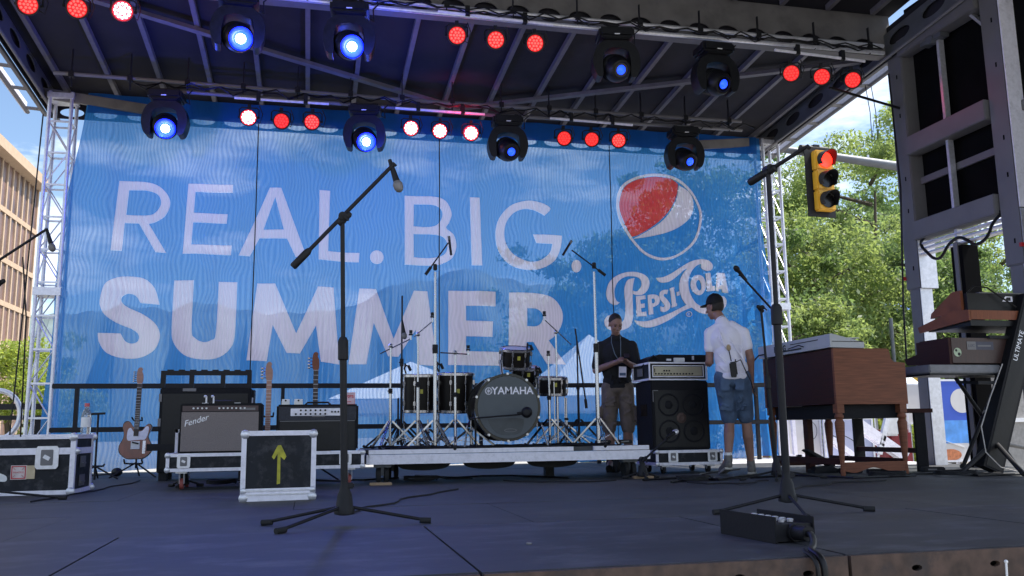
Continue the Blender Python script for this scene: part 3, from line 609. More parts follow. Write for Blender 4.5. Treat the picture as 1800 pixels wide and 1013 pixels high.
for (px, py, Y, kind, lab) in ((295, 232, 10.9, 'hot', 'moving head lamp blazing blue white in front of the far left of the banner'), (645, 255, 10.9, 'hot', 'blazing blue moving head lamp above the microphone on the centre boom stand'), (896, 272, 10.9, 'cold', 'dim moving head lamp with a small blue lens above the G of BIG'), (1207, 289, 10.9, 'cold', 'dim moving head lamp above the globe emblem'),
    (423, 77, 8.8, 'hot', 'blazing blue moving head lamp, left one of the glaring front pair under the roof'), (619, 91, 8.8, 'hot', 'blazing blue moving head lamp, right one of the glaring front pair under the roof'), (1087, 131, 8.8, 'cold', 'large dim moving head lamp with bright blue lens right of the centre red trio'), (1262, 155, 8.8, 'cold', 'large dim moving head lamp between the two right rib bays, furthest right')):
    if kind not in heads: heads[kind] = local_head(kind); o = heads[kind]
    else: o = dup(heads[kind])
    p = YP(px, py, Y); o.location = (p.x-.03, Y, p.z+.535); o['label'] = lab; o['category'] = 'moving light'; o['group'] = G3
    o.rotation_euler = (0, 0, random.uniform(-.1, .1)-.05)
    if kind == 'hot':
        ld = bpy.data.lights.new('blue_beam', 'SPOT'); ld.energy = 20; ld.color = (.12, .22, 1); ld.spot_size = R(70); ld.spot_blend = .6; ld.shadow_soft_size = .05
        lo = bpy.data.objects.new('blue_beam', ld); COL.objects.link(lo); lo.location = (p.x+.06, Y-.28, p.z-.05); lo.rotation_euler = (Vector((p.x*.35+.3, 3.2, 0))-lo.location).to_track_quat('-Z', 'Y').to_euler()
        ld = bpy.data.lights.new('blue_spill', 'POINT'); ld.energy = 20; ld.color = (.02, .06, 1); ld.shadow_soft_size = .03
        lo = bpy.data.objects.new('blue_spill', ld); COL.objects.link(lo); lo.location = (p.x+.12, Y-.50, p.z-.10)

for (x, y, z, tx, ty, tz, e) in ((6.4, 8.6, 4.45, 7.0, 8.0, 3.2, 2.5), (1.9, 10.7, 4.3, 1.9, 11.6, 4.9, 10), (-1.9, 8.7, 4.5, -1.9, 9.5, 5.2, 8)):
    ld = bpy.data.lights.new('red_glow', 'SPOT'); ld.energy = e; ld.color = (1, .03, .08); ld.spot_size = R(120); ld.spot_blend = 1; ld.shadow_soft_size = .1
    lo = bpy.data.objects.new('red_glow', ld); COL.objects.link(lo); lo.location = (x, y, z); lo.rotation_euler = (Vector((tx, ty, tz))-lo.location).to_track_quat('-Z', 'Y').to_euler()
# ================================================================== MICROPHONES AND STANDS
def microphone(p, d, label, cat='microphone', grille='alu_dull', L_=.16):
    """handheld microphone: p = clip point, d = direction of the head"""
    p = Vector(p); d = Vector(d).normalized(); t = thing('microphone', label, cat, p)
    MB().lathe([(0, -.085), (.010, -.085), (.0125, -.05), (.0165, .02), (.0185, .045), (0, .046)], (0, 0, 0), d, 16).build('handle', 'black_metal', t, smooth=True)
    g = MB().lathe([(.0185, .045), (.0235, .055), (.0262, .062), (.0262, .068), (.025, .085), (.018, .1), (.008, .107), (0, .108)], (0, 0, 0), d, 18).build('grille', grille, t, smooth=True)
    return t
def pencil_mic(p, d, label, ln=.17):
    p = Vector(p); d = Vector(d).normalized(); t = thing('pencil_microphone', label, 'microphone', p)
    MB().cyl(-d*ln*.5, d*ln*.3, .012, n=12).build('body', 'black_metal', t, smooth=True); MB().cyl(d*ln*.3, d*ln*.5, .0135, n=12).build('capsule', 'steel', t, smooth=True)
    return t
def boom_stand(base, top, a, b, label, mat='black_metal', tube_r=.013, legs=(200, 330, 95), leg_l=.33, boom_r=.010, counter=True, leg_z=.10, name='microphone_stand', base_h=.16):
    """base on the floor, top = clutch point, a = weighted end, b = mic end of the boom (world)"""
    base = Vector(base); top = Vector(top); t = thing(name, label, 'microphone stand', base)
    T = top-base
    MB().lathe([(.0, .0), (.026, .0), (.05, .006), (.052, .03), (.043, .045), (.036, .1), (.024, base_h-.03), (.022, base_h), (0, base_h)], (0, 0, leg_z-.07), Z_, 20).build('base_housing', mat, t, smooth=True)
    MB().box((.02, -.005, leg_z+base_h-.085), (.05, .028, .03), None, .006).build('clutch_knob', mat, t)
    m = T*.56; MB().cyl((0, 0, leg_z-.05), m, tube_r*1.35, n=14).build('lower_tube', mat, t, smooth=True)
    MB().lathe([(tube_r*1.3, -.05), (tube_r*2.0, -.045), (tube_r*2.0, .05), (tube_r*1.3, .07)], m, T, 14).build('height_clutch', mat, t, smooth=True)
    MB().cyl(m, T, tube_r*.85, n=12).build('upper_tube', 'chrome' if mat == 'black_metal' and 0 else mat, t, smooth=True)
    for g in legs:
        d = Vector((math.cos(R(g)), math.sin(R(g)), 0)); s0 = Vector((0, 0, leg_z-.03)); e = d*leg_l+Vector((0, 0, .014))
        lg = MB().cyl(s0+d*.03, e, .0085, n=10).build('leg', mat, t, smooth=True)
        MB().cyl(e-d*.045+Vector((0, 0, .003)), e+d*.012, .0145, n=12).build('rubber_foot', 'rubber', lg, smooth=True)
    if a is not None:
        a = Vector(a)-base; b = Vector(b)-base; D = (b-a).normalized()
        cl = MB().box(T+Vector((0, 0, .01)), (.035, .04, .06), None, .008); cl.cyl(T+Vector((0, -.03, .02)), T+Vector((0, .03, .02)), .022, n=14); cl.cyl(T+Vector((0, -.045, .02)), T+Vector((.03, -.05, -.01)), .006); cl.build('boom_clutch', mat, t, smooth=True)
        bo = MB().cyl(a, b, boom_r, n=10).build('boom', mat, t, smooth=True)
        if counter: MB().lathe([(0, 0), (boom_r*1.5, 0), (boom_r*1.9, .01), (boom_r*1.9, .11), (boom_r*1.2, .13)], a, D, 14).build('counterweight', mat, bo, smooth=True)
        MB().lathe([(boom_r, -.03), (boom_r*1.8, -.02), (boom_r*1.8, .05), (boom_r, .06)], T+(b-a)*((T-a).dot(D)/(b-a).length)*0+D*.0, D, 12).build('boom_sleeve', mat, bo, smooth=True)
        MB().tube([b, b+D*.03, b+D*.04+Vector((0, 0, -.02))], .011, 8).build('mic_clip', mat, bo, smooth=True)
    return t
# centre front stand
b0 = ZP(605, 924); Yc = b0.y
top = YP(602, 388, Yc)
boom_stand((b0.x, b0.y, 0), (top.x, Yc, top.z), YP(514, 470, Yc+.05), YP(686, 295, Yc-.05), 'tall black boom microphone stand at the front centre of the stage', legs=(-6, 222, 160), leg_l=.42, leg_z=.12, tube_r=.0135, boom_r=.0105)
pm_ = YP(693, 306, Yc-.05)
microphone(pm_, Vector((.30, -.15, -1)), 'handheld microphone pointing down on the centre boom stand above the M of SUMMER')
# right front stand
b1 = ZP(1386, 900); top = YP(1350, 303, b1.y)
boom_stand((b1.x, b1.y, 0), (top.x, b1.y, top.z), YP(1317, 322, b1.y+.12), YP(1412, 262, b1.y-.2), 'tall dark boom microphone stand at the front right, its boom ending beside the traffic light', legs=(-20, 182, 252), leg_l=.44, leg_z=.12, tube_r=.016, boom_r=.012)
# left front stand (mostly outside the frame)
p = ZP(-35, 882); bl_ = Vector((p.x, p.y, 0))
boom_stand(bl_, (bl_.x, bl_.y, YP(-33, 500, bl_.y).z), YP(-90, 515, bl_.y), YP(76, 407, bl_.y-.02), 'black microphone stand at the far left edge, only boom and leg showing', legs=(-6, 110, 225), leg_l=.58, leg_z=.11)
microphone(YP(87, 420, bl_.y-.02), Vector((.35, -.1, -1)), 'microphone hanging from the boom at the far left in front of the lattice tower')
single(MB().tube([YP(40, 452, 7.2), YP(46, 560, 7.25), YP(40, 680, 7.3), YP(36, 768, 7.35)], .006, 5), 'microphone_cable', 'black cable hanging down from the far left microphone boom', 'cable', YP(36, 768, 7.35), smooth=True)
# stand by the organ
p = ZP(1366, 842); tp = YP(1338, 545, p.y)
boom_stand((p.x, p.y, 0), (tp.x, p.y, tp.z), YP(1358, 545, p.y+.02), YP(1304, 486, p.y-.1), 'thinner black microphone stand between the man in white and the brown organ', legs=(-18, 195, 240), leg_l=.42, boom_r=.010, counter=False)
MBx = YP(1299, 478, p.y-.1); microphone(MBx+Vector((.02, 0, -.02)), Vector((-.7, -.3, .55)), 'microphone tilted up in front of the banner just right of the word COLA', L_=.16, grille='black_metal')
# low stand in front of the speckled amp
p = ZP(322, 857); p.z = 0
boom_stand(p, (p.x, p.y, .12), YP(322, 832, p.y-.03), YP(418, 768, p.y-.3), 'low black microphone stand reaching across the front of the speckled grey amplifier', legs=(20, 140, 260), leg_l=.16, leg_z=.09, base_h=.05, counter=False)
microphone(YP(421, 764, p.y-.3), Vector((.8, .4, .3)), 'small dark microphone at the upper left corner of the arrow case', grille='black_metal')
p = ZP(1130, 842); p.z = 0
boom_stand(p, (p.x, p.y, .16), YP(1128, 812, p.y-.05), YP(1172, 772, p.y-.1), 'low black microphone stand at the right end of the drum riser', legs=(20, 140, 260), leg_l=.18, leg_z=.09, base_h=.05, counter=False)
microphone(YP(1180, 764, p.y-.1), Vector((.8, .5, .3)), 'small microphone aimed at the bass speaker cabinet', grille='alu')

# ================================================================== FLIGHT CASES
def corner_balls(m, x0, x1, y, z0, z1, r=.028):
    for x in (x0, x1):
        for z in (z0, z1): m.ball((x, y, z), r, (1, .5, 1), u=10, v=6)
def case_frame(m, x0, x1, z0, z1, y, w=.035, d=.012):
    m.bb((x0, y-d, z0), (x1, y, z0+w)); m.bb((x0, y-d, z1-w), (x1, y, z1)); m.bb((x0, y-d, z0+w), (x0+w, y, z1-w)); m.bb((x1-w, y-d, z0+w), (x1, y, z1-w))
# arrow case
p = ZP(422, 881); q = ZP(548, 880); wd = (q-p).length
t = thing('flight_case', 'upright black flight case with silver edges and a yellow tape arrow', 'flight case', ((p.x+q.x)/2, (p.y+q.y)/2+.25, 0), R(3))
h = .478; w2 = wd/2
MB().bb((-w2+.006, -.24, .01), (w2-.006, .22, h-.006)).build('body', 'case', t)
f = MB(); case_frame(f, -w2, w2, .0, h, -.24, .034); f.bb((-w2, -.252, .034), (w2, -.243, .085)); f.bb((-w2-.002, -.242, 0), (-w2+.03, .22, .03)).bb((-w2-.002, -.242, h-.03), (-w2+.03, .22, h+.002)).bb((w2-.03, -.242, h-.03), (w2+.002, .22, h+.002)).bb((w2-.03, -.242, 0), (w2+.002, .22, .03)); f.build('edge_trim', 'alu_white', t)
f = MB(); f.bb((-w2+.01, -.258, .040), (w2-.01, -.2525, .050)).bb((-w2+.01, -.258, .066), (w2-.01, -.2525, .076)); f.build('lid_groove', 'alu', t)
f = MB(); corner_balls(f, -w2+.022, w2-.022, -.25, .024, h-.024, .032); build_each(f, 'corner', 'alu', t, smooth=True); f = MB(); corner_balls(f, -w2+.022, w2-.022, -.252, .07, .071, .022); build_each(f, 'rivet', 'alu', t, smooth=True)
ar = [(-.010, .11), (.012, .115), (.010, .30), (.036, .275), (.050, .300), (.012, .378), (-.010, .376), (-.048, .298), (-.034, .280), (-.010, .318)]
MB().prism(ar, .002, X_, Z_, -Y_, (0, -.2405, 0)).build('arrow_tape', 'yellow', t)
# left case
p = ZP(127, 869); q = ZP(170, 861.5); h = YP(132, 764, p.y).z
t = thing('flight_case', 'long black flight case with a red and white sticker at the left edge', 'flight case', (p.x, p.y, 0), 0)
W_, D_ = 1.25, .60
MB().bb((-W_+.01, .006, .008), (-.006, D_-.006, h-.006)).build('body', 'case', t)
f = MB()
case_frame(f, -W_, 0, 0, h, .004, .034); f.bb((-W_, -.011, h*.67), (0, .0035, h*.67+.052))
f.bb((-.02, .004, 0), (.004, D_, .034)).bb((-.02, .004, h-.034), (.004, D_, h)).bb((-.03, D_-.034, 0), (.005, D_, h)).bb((-.03, -.0095, .034), (.005, .036, h-.034)).bb((-.02, .036, h*.67), (.0045, D_-.034, h*.67+.05))
f.bb((-W_, .004, h-.002), (-.02, .036, h+.003)).bb((-W_, D_-.034, h-.002), (-.02, D_, h+.003)); f.build('edge_trim', 'alu_white', t)
f = MB(); corner_balls(f, -.015, -W_, -.006, .022, h-.02, .036); f.ball((0, .02, h*.67+.025), .04, (1, .6, .8)); corner_balls(f, -.0, -W_, D_-.01, .022, h-.02, .036); build_each(f, 'corner', 'alu', t, smooth=True)
def latch(par, x, z, y, s=1.):
    m = MB().prism(smoothpath([(-.07*s, -.09*s), (.07*s, -.09*s), (.085*s, -.07*s), (.085*s, .07*s), (.07*s, .09*s), (-.07*s, .09*s), (-.085*s, .07*s), (-.085*s, -.07*s)]), .006, X_, Z_, -Y_, (x, y, z)); l = m.build('latch', 'alu', par)
    MB().bb((x-.045*s, y-.012, z-.062*s), (x+.045*s, y-.006, z+.062*s), .004).build('latch_dish', 'alu_dull', l); MB().box((x, y-.016, z), (.05*s, .008, .03*s), Matrix.Rotation(.5, 3, 'Y'), .002).build('latch_key', 'alu', l)
latch(t, -.20, h*.62, -.012)
st = MB().bb((-.46, -.002, .125), (-.345, .005, .235)).build('sticker', M.setdefault('stk_w', pm('sticker white', (.6, .52, .52), .6)), t)
MB().bb((-.345, -.002, .128), (-.285, .005, .232)).build('sticker', M.setdefault('stk_y', pm('sticker cream', (.55, .45, .30), .6)), t)
m = MB(); rc = M.setdefault('stk_r', pm('sticker red', (.5, .03, .04), .6)); case_frame(m, -.455, -.35, .13, .23, -.0025, .007, .001)
m.bar((-.45, -.004, .135), (-.425, -.004, .16), .008, .001).bar((-.355, -.004, .135), (-.38, -.004, .16), .008, .001).bar((-.45, -.004, .225), (-.425, -.004, .20), .008, .001).bar((-.355, -.004, .225), (-.38, -.004, .20), .008, .001); m.build('sticker_print', rc, st)
text_mesh('FRAGILE', .021, (-.4025, -.004, .18), X_, Z_).build('sticker_words', rc, st)
MB().prism(smoothpath([(-.62, .13), (-.50, .11, 1), (-.49, .15, 1), (-.55, .18, 1), (-.63, .19)]), .001, X_, Z_, -Y_, (0, .0045, 0)).build('torn_label', 'white', t)
for z in (.10, .25): MB().bb((.003, .17, z-.045), (.008, .34, z+.045)).bb((.008, .2, z-.02), (.02, .31, z-.005)).build('side_handle', 'alu_dull', t)
# water bottle on the left case
b = YP(150, 764, p.y+.25); t = thing('water_bottle', 'clear plastic water bottle with a red cap standing on the left flight case', 'bottle', (b.x, b.y, h+.003)); t.scale = (1.15, 1.15, 1.15)
gl = pm('clear bottle plastic', (.75, .85, .92), .12, 0, .02, 5, 0); gl.node_tree.nodes['Principled BSDF'].inputs['Transmission Weight'].default_value = .85
MB().lathe([(0, 0), (.03, 0), (.034, .01), (.033, .05), (.034, .09), (.033, .13), (.025, .165), (.014, .185), (.0135, .2), (0, .2)], n=20).build('bottle_body', gl, t, smooth=True)
MB().lathe([(.0345, .05), (.0345, .12)], n=20).build('paper_label', 'white', t, smooth=True); MB().cyl((0, 0, .197), (0, 0, .222), .017, n=16).build('cap', M.setdefault('capred', pm('red cap', (.55, .10, .12))), t)

def tray_case(x0, x1, Y, z0, z1, dep, label, name='amp_case', handle_side=True, latches=(0.14,), cast='red', back=0.):
    t = thing(name, label, 'flight case', ((x0+x1)/2, Y, 0)); w = (x1-x0)/2
    MB().bb((-w+.005, .006, z0+.004), (w-.005, dep, z1-.01)).build('body', 'case', t)
    f = MB(); case_frame(f, -w, w, z0, z1, .004, .028); f.bb((-w, .004, z1-.03), (-w+.03, dep, z1)).bb((w-.03, .004, z1-.03), (w, dep, z1)); f.bb((-w, .004, z0), (-w+.03, dep, z0+.03)).bb((w-.03, .004, z0), (w, dep, z0+.03)); f.build('edge_trim', 'alu_white', t)
    f = MB(); corner_balls(f, -w+.014, w-.014, -.006, z0+.016, z1-.016, .026); build_each(f, 'corner', 'alu', t, smooth=True)
    for q in latches: latch(t, -w+2*w*q, (z0+z1)/2+.01, -.010, .62)
    if back:
        f = MB(); f.bb((-w, dep-.03, z1-.02), (-w+.025, dep, back)).bb((-w, dep-.03, back-.03), (-w+.14, dep, back)); f.build('back_frame', 'alu_white', t); MB().bb((-w+.02, dep-.02, z1-.02), (-w+.3, dep-.005, back-.02)).build('back_panel', 'case', t)
    for x in (-w+.12, w-.12):
        for y in (.08, dep-.08):
            c_ = MB().box((x, y, z0-.008), (.09, .09, .014)).bar((x-.018, y+.012, z0-.01), (x-.018, y+.03, .05), .008, .035, up=Y_).bar((x+.018, y+.012, z0-.01), (x+.018, y+.03, .05), .008, .035, up=Y_).build('caster_fork', 'alu', t)
            MB().cyl((x-.013, y+.03, .046), (x+.013, y+.03, .046), .046, n=20).build('wheel', M['casred'] if cast == 'red' else 'rubber', c_, smooth=True)
    return t
M['casred'] = pm('faded red caster wheel', (.30, .07, .06), .6, 0, .2)
YA = 7.95
a = YP(294, 760, YA); b = YP(424, 760, YA+.0); zt = YP(350, 797, YA).z; zb = YP(350, 829, YA).z
tray_case(a.x, a.x+.84, YA, zb, zt, .5, 'black and silver case tray on casters under the speckled grey amplifier', latches=(.17,), back=YP(294, 755, YA+.5).z)
a2 = YP(472, 760, YA).x; b2 = YP(641, 760, YA).x
tray_case(a2, b2, YA, YP(600, 797, YA).z, YP(600, 826, YA).z*0+zb, .5, 'x', latches=(.80,)) if 0 else tray_case(a2, b2, YA, zb, zt, .5, 'black and silver case tray on casters under the amplifier with the knob panel', latches=(.80,))
# speckled combo amplifier
YB = YA+.06
a = YP(313, 797, YB); b = YP(459, 797, YB); tz = YP(380, 709, YB).z
t = thing('guitar_amplifier', 'speckled grey combo amplifier with slanted silver script on the left tray case', 'amplifier', ((a.x+b.x)/2, YB, zt)); w = (b.x-a.x)/2; H = tz-zt
MB().bb((-w, 0, .001), (w, .27, H), .012).build('cabinet', 'black_soft', t)
MB().bb((-w+.015, -.006, .015), (w-.03, .004, H-.075)).build('grille_cloth', 'tolex_face', t)
pn = MB().bb((-w+.02, -.004, H-.068), (w-.035, .004, H-.022)).build('control_panel', M.setdefault('panel_d', pm('dark red brown panel', (.05, .025, .03), .4)), t)
for i in range(13):
    if i == 4 or i == 5: continue
    MB().cyl((-w+.11+i*.035, -.018, H-.043), (-w+.11+i*.035, -.004, H-.043), .008, n=10).build('knob', 'white', pn)
MB().bb((w-.19, -.006, H-.06), (w-.06, -.003, H-.04)).build('panel_plate', 'alu_dull', pn)
text_mesh('Fender', .072, (-w+.13, -.007, H-.15), Vector((1, 0, .30)), Vector((-.30, 0, 1)), .001, .4, .002).build('script_badge', 'alu', t)
MB().tube([(-.1, .12, H), (-.09, .12, H+.02), (.09, .12, H+.02), (.1, .12, H)], .009, 6).build('handle', 'black', t)
hx = a.x-(a.x+b.x)/2
for x in (-.15, .12): MB().bb((x-.025, .10, H-.002), (x+.025, .16, H+.006)).build('handle_cap', 'alu', t)
ft = thing('effect_pedal', 'small silver footed clamp pair on top of the speckled amplifier', 'clamp', ((a.x+b.x)/2-.11, YB+.1, tz+.0))
for x in (-.03, .03): MB().tube([(x, 0, 0), (x, 0, .06), (x-.02, 0, .065)], .008, 6).ball((x-.01, 0, .062), .013).build('hook', 'alu', ft)
# black amplifier with white knob panel
a = YP(484, 797, YB); b = YP(629, 797, YB); tz2 = YP(560, 711, YB).z
t = thing('guitar_amplifier', 'black combo amplifier with a white panel of knobs beside the drum riser', 'amplifier', ((a.x+b.x)/2, YB, zt)); w = (b.x-a.x)/2; H = tz2-zt
MB().bb((-w, 0, .001), (w, .28, H), .014).build('cabinet', 'black_soft', t)
MB().bb((-w+.03, -.004, .01), (w-.03, .003, H*.63)).build('grille_cloth', 'black', t)
MB().bb((-w+.03, -.008, H*.635), (w-.03, -.001, H*.65)).build('piping', 'alu_dull', t)
MB().bb((-w+.02, -.003, H*.66), (w-.02, .003, H-.02)).build('head_panel', M.setdefault('hp', pm('dark blue grey tolex', (.03, .032, .045), .75, 0, .3, 90, .2)), t)
px0 = YP(511, 720, YB).x-(a.x+b.x)/2; px1 = YP(598, 720, YB).x-(a.x+b.x)/2
pn = MB().bb((px0, -.008, H-.10), (px1, -.002, H-.035), .002).build('knob_panel', 'alu_white', t)
for r_ in (0, 1):
    for i in range(7):
        if r_ == 0 and i == 0: continue
        MB().cyl((px0+.045+i*.042, -.022, H-.052-.032*r_), (px0+.045+i*.042, -.008, H-.052-.032*r_), .009, n=10).build('knob', 'black', pn)
for i in range(3): MB().cyl((px0+.355+i*.028, -.022, H-.066), (px0+.355+i*.028, -.008, H-.066), .008, n=10).build('knob', 'black', pn)
MB().bb((-.05, -.006, H*.73), (.06, -.002, H*.73+.022)).build('name_plate', 'alu_dull', t)
MB().tube([(-.11, .12, H), (-.09, .12, H+.02), (.09, .12, H+.02), (.11, .12, H)], .009, 6).build('handle', 'black', t)
for (x0, x1, lab) in ((495, 509, 'tiny white two step box on the black amplifier, the one nearer the brown neck'), (517, 532, 'tiny white two step box on the black amplifier, the one nearer the amplifier handle')):
    p0 = YP(x0, 711, YB+.08); p1 = YP(x1, 711, YB+.08); tt = thing('effect_pedal', lab, 'pedal', ((p0.x+p1.x)/2, YB+.08, tz2+.001), group='white boxes on the black amplifier'); q = (p1.x-p0.x)/2
    MB().bb((-q, 0, 0), (q, .09, .032)).build('housing', 'white', tt); MB().bb((-q*.95, .03, .033), (q*.95, .08, .05)).build('upper_step', 'white', tt); MB().cyl((0, -.006, .036), (0, .03, .036), .008).build('switch', 'black', tt)
p0 = YP(605, 711, YB+.08); p1 = YP(624, 711, YB+.08); tt = thing('printed_box', 'small pale box with faded red printing at the right end of the black amplifier', 'box', ((p0.x+p1.x)/2, YB+.08, tz2+.001)); q = (p1.x-p0.x)/2
MB().bb((-q, 0, 0), (q, .06, .105)).build('carton', M.setdefault('pinkw', pm('pink white card', (.6, .42, .50))), tt)
text_mesh('8085', .036, (0, 0, .068), X_, Z_, .002, 0, 0, bold=.001).build('red_print', rc, tt); m = MB(); case_frame(m, -q, q, 0, .105, -.0005, .003, .001); m.build('red_border', rc, tt)
MB().bb((-q*.7, -.001, .02), (q*.3, 0, .026)).build('small_print', rc, tt)

# big black cabinet behind
YK = 9.6; a = YP(278, 755, YK); b = YP(439, 755, YK); tp = YP(350, 652, YK).z
t = thing('speaker_cabinet', 'tall black cabinet with three open windows along its top behind the speckled amplifier', 'cabinet', ((a.x+b.x)/2, YK, 0)); w = (b.x-a.x)/2
zb2 = YP(350, 682, YK).z
MB().bb((-w, 0, .08), (w, .4, zb2), .01).build('body', 'black_soft', t)
MB().bb((-w+.03, -.004, .12), (w-.03, .002, zb2-.06)).build('grille', 'black', t)
f = MB(); f.bb((-w, 0, tp-.045), (w, .05, tp)); [f.bb((x-.022, 0, zb2), (x+.022, .05, tp-.045)) for x in (-w+.022, -w*.33, w*.36, w-.022)]; [f.bb((-w+.06+i*.11, .0, tp), (-w+.12+i*.11, .05, tp+.012)) for i in range(8)]; f.build('window_frame', 'black_metal', t)
MB().bb((-w+.22, -.008, zb2-.035), (-w+.35, -.003, zb2-.005)).build('badge', 'alu_dull', t)
for z in (zb2-.1, zb2-.35): MB().bb((-w-.008, -.004, z-.04), (-w+.02, .03, z+.04)).build('side_bracket', 'alu_dull', t)
MB().prism([(0, 0), (.05, 0), (.04, .12), (.02, .14), (-.02, .05)], .004, X_, Z_, -Y_, (w-.05, -.002, zb2-.30)).build('green_tag', M.setdefault('green', pm('bright green tape', (.09, .40, .10))), t)
MB().bb((w, .1, zb2-.25), (w+.03, .3, zb2-.02)).build('side_handle', 'black_metal', t); MB().bb((w+.005, .08, zb2-.22), (w+.02, .09, zb2-.10)).build('white_tag', 'white', t)
MB().bb((-w-.10, -.02, .30), (w*.2, -.005, .37)).build('lower_shelf', 'black_metal', t)
build_each(MB().bb((-w+.02, .02, 0), (-w+.1, .1, .08)).bb((w-.1, .02, 0), (w-.02, .1, .08)).bb((-w+.02, .3, 0), (-w+.1, .38, .08)).bb((w-.1, .3, 0), (w-.02, .38, .08)), 'foot', 'rubber', t)

# ================================================================== GUITARS
def guitar(loc, lean, label, body='tele', sc=1., necklen=.66, headcol='maple', board='rosewood', rz=0):
    t = thing('electric_guitar', label, 'guitar', loc, rz); rot = Matrix.Rotation(R(lean), 4, 'X')
    def T(m): m.b.transform(rot); return m
    if body == 'tele':
        o = smoothpath([(-.01, 0, 1), (.09, .008, 1), (.155, .07, 1), (.160, .14, 1), (.128, .21, 1), (.122, .25, 1), (.140, .30, 1), (.150, .345, 1), (.125, .37, 1), (.092, .35, 1), (.06, .305, 1), (.035, .30), (-.035, .34), (-.075, .395, 1), (-.12, .39, 1), (-.138, .34, 1), (-.122, .27, 1), (-.128, .21, 1), (-.160, .14, 1), (-.155, .07, 1), (-.09, .008, 1)])
        T(MB().prism(o, .045, X_, Z_, Y_, (0, 0, 0))).build('body', 'sunburst', t)
        ob = [(x*1.05, (z-.19)*1.035+.19) for x, z in o]
        T(MB().prism(ob, .04, X_, Z_, Y_, (0, .004, 0))).build('dark_edge', 'black_gloss', t)
        T(MB().prism(smoothpath([(-.085, .20, 1), (-.02, .195), (.045, .20), (.095, .205, 1), (.118, .25, 1), (.128, .33, 1), (.10, .345, 1), (.065, .30, 1), (.03, .29), (-.03, .29), (-.06, .33, 1), (-.088, .30, 1)]), .003, X_, Z_, -Y_, (0, -.0005, 0))).build('pickguard', 'alu_white', t)
        T(MB().bb((-.045, -.008, .10), (.045, 0, .185))).build('bridge_plate', 'white', t); T(MB().box((0, -.012, .165), (.07, .008, .016), Matrix.Rotation(.25, 3, 'Y'))).build('pickup', 'black', t)
        T(MB().bb((.075, -.006, .05), (.105, 0, .19), .002)).build('control_plate', 'chrome', t)
        for z in (.075, .105): T(MB().cyl((.09, -.02, z), (.09, -.006, z), .010)).build('knob', 'chrome', t)
        z0 = .27
    else:
        o = smoothpath([(0, 0, 1), (.15, .03, 1), (.17, .14, 1), (.12, .22, 1), (.13, .36, 1), (.05, .30, 1), (-.04, .32, 1), (-.13, .44, 1), (-.13, .25, 1), (-.17, .14, 1), (-.14, .03, 1)])
        T(MB().prism(o, .045, X_, Z_, Y_, (0, 0, 0))).build('body', 'wood_d', t); z0 = .28
    z1 = z0+necklen*.78
    T(MB().bar((0, .004, z0), (0, .004, z1), .046, .028, up=Y_)).build('neck', 'maple', t)
    T(MB().bb((-.024, -.014, z0-.03), (.024, -.006, z1))).build('fretboard', board, t)
    fr = MB(); z = z1; k = 0
    while z > z0 and k < 20: fr.bb((-.0235, -.0152, z-.001), (.0235, -.0138, z+.001)); z -= (z1-z0+.2)*.056*(.944**k); k += 1
    T(fr).build('frets', 'alu', t)
    ho = smoothpath([(-.021, 0), (-.03, .02, 1), (-.038, .08, 1), (-.03, .16, 1), (-.005, .185, 1), (.02, .17, 1), (.016, .14, 1), (.030, .10, 1), (.030, .03, 1), (.021, 0)])
    T(MB().prism(ho, .015, X_, Z_, Y_, (0, -.002, z1))).build('headstock', headcol, t)
    n = 6 if body == 'tele' else 4
    for k in range(n):
        zz = z1+.03+k*.125/n
        T(MB().cyl((-.03, .01, zz), (-.062, .01, zz), .004, n=6).ball((-.068, .01, zz), .009 if n == 6 else .014, (1, .6, 1), u=8, v=6)).build('tuning_peg', 'chrome', t)
    return t
def guitar_stand(x, y, label, rz=0, h=.62):
    t = thing('guitar_stand', label, 'guitar stand', (x, y, 0), rz); MB().cyl((0, .13, .10), (0, .17, h), .010).build('post', 'black_metal', t)
    for a in (210, 330, 90): d = Vector((math.cos(R(a)), math.sin(R(a)), 0)); MB().cyl((0, .13, .16), d*.27+Vector((0, .1, .01)), .009).build('leg', 'black_metal', t)
    MB().tube([(-.09, -.06, .20), (-.09, -.01, .16), (-.06, .12, .15), (.06, .12, .15), (.09, -.01, .16), (.09, -.06, .20)], .010, 6).build('cradle', 'rubber', t); MB().tube([(-.05, .04, h+.03), (-.045, .12, h), (.045, .12, h), (.05, .04, h+.03)], .009, 6).build('neck_yoke', 'rubber', t)
    return t
gp = YP(237, 800, 10.4)
guitar((gp.x, 10.38, YP(237, 806, 10.4).z), -6, 'brown burst electric guitar with a pale pickguard leaning on its stand before the banner', 'tele', necklen=.70); guitar_stand(gp.x, 10.36, 'black guitar stand under the brown burst guitar')
gp = YP(470, 760, 8.75); guitar((gp.x, 8.75, .12), -4, 'electric guitar with a pale maple neck rising between the two amplifiers', 'x', necklen=.72, board='maple'); guitar_stand(gp.x, 8.72, 'black guitar stand behind the arrow case between the amplifiers')
gp = YP(553, 760, 8.85); guitar((gp.x, 8.85, .12), -4, 'bass guitar whose orange headstock rises behind the black amplifier', 'x', necklen=1.0*.86, headcol='wood_o'); guitar_stand(gp.x, 8.82, 'black guitar stand behind the black amplifier')
sx = YP(171, 760, 10.2); t = thing('guitar_stand', 'empty black guitar stand with a T shaped top behind the left flight case', 'guitar stand', (sx.x, 10.2, 0))
H = YP(171, 728, 10.2).z; MB().cyl((0, 0, 0), (0, 0, H), .011).build('post', 'black_metal', t); MB().cyl((-.07, 0, H), (.07, -.02, H+.005), .012).build('neck_yoke', 'rubber', t)
for a in (200, 340, 95): MB().cyl((0, 0, .14), (math.cos(R(a))*.26, math.sin(R(a))*.26, .01), .009).build('leg', 'black_metal', t)
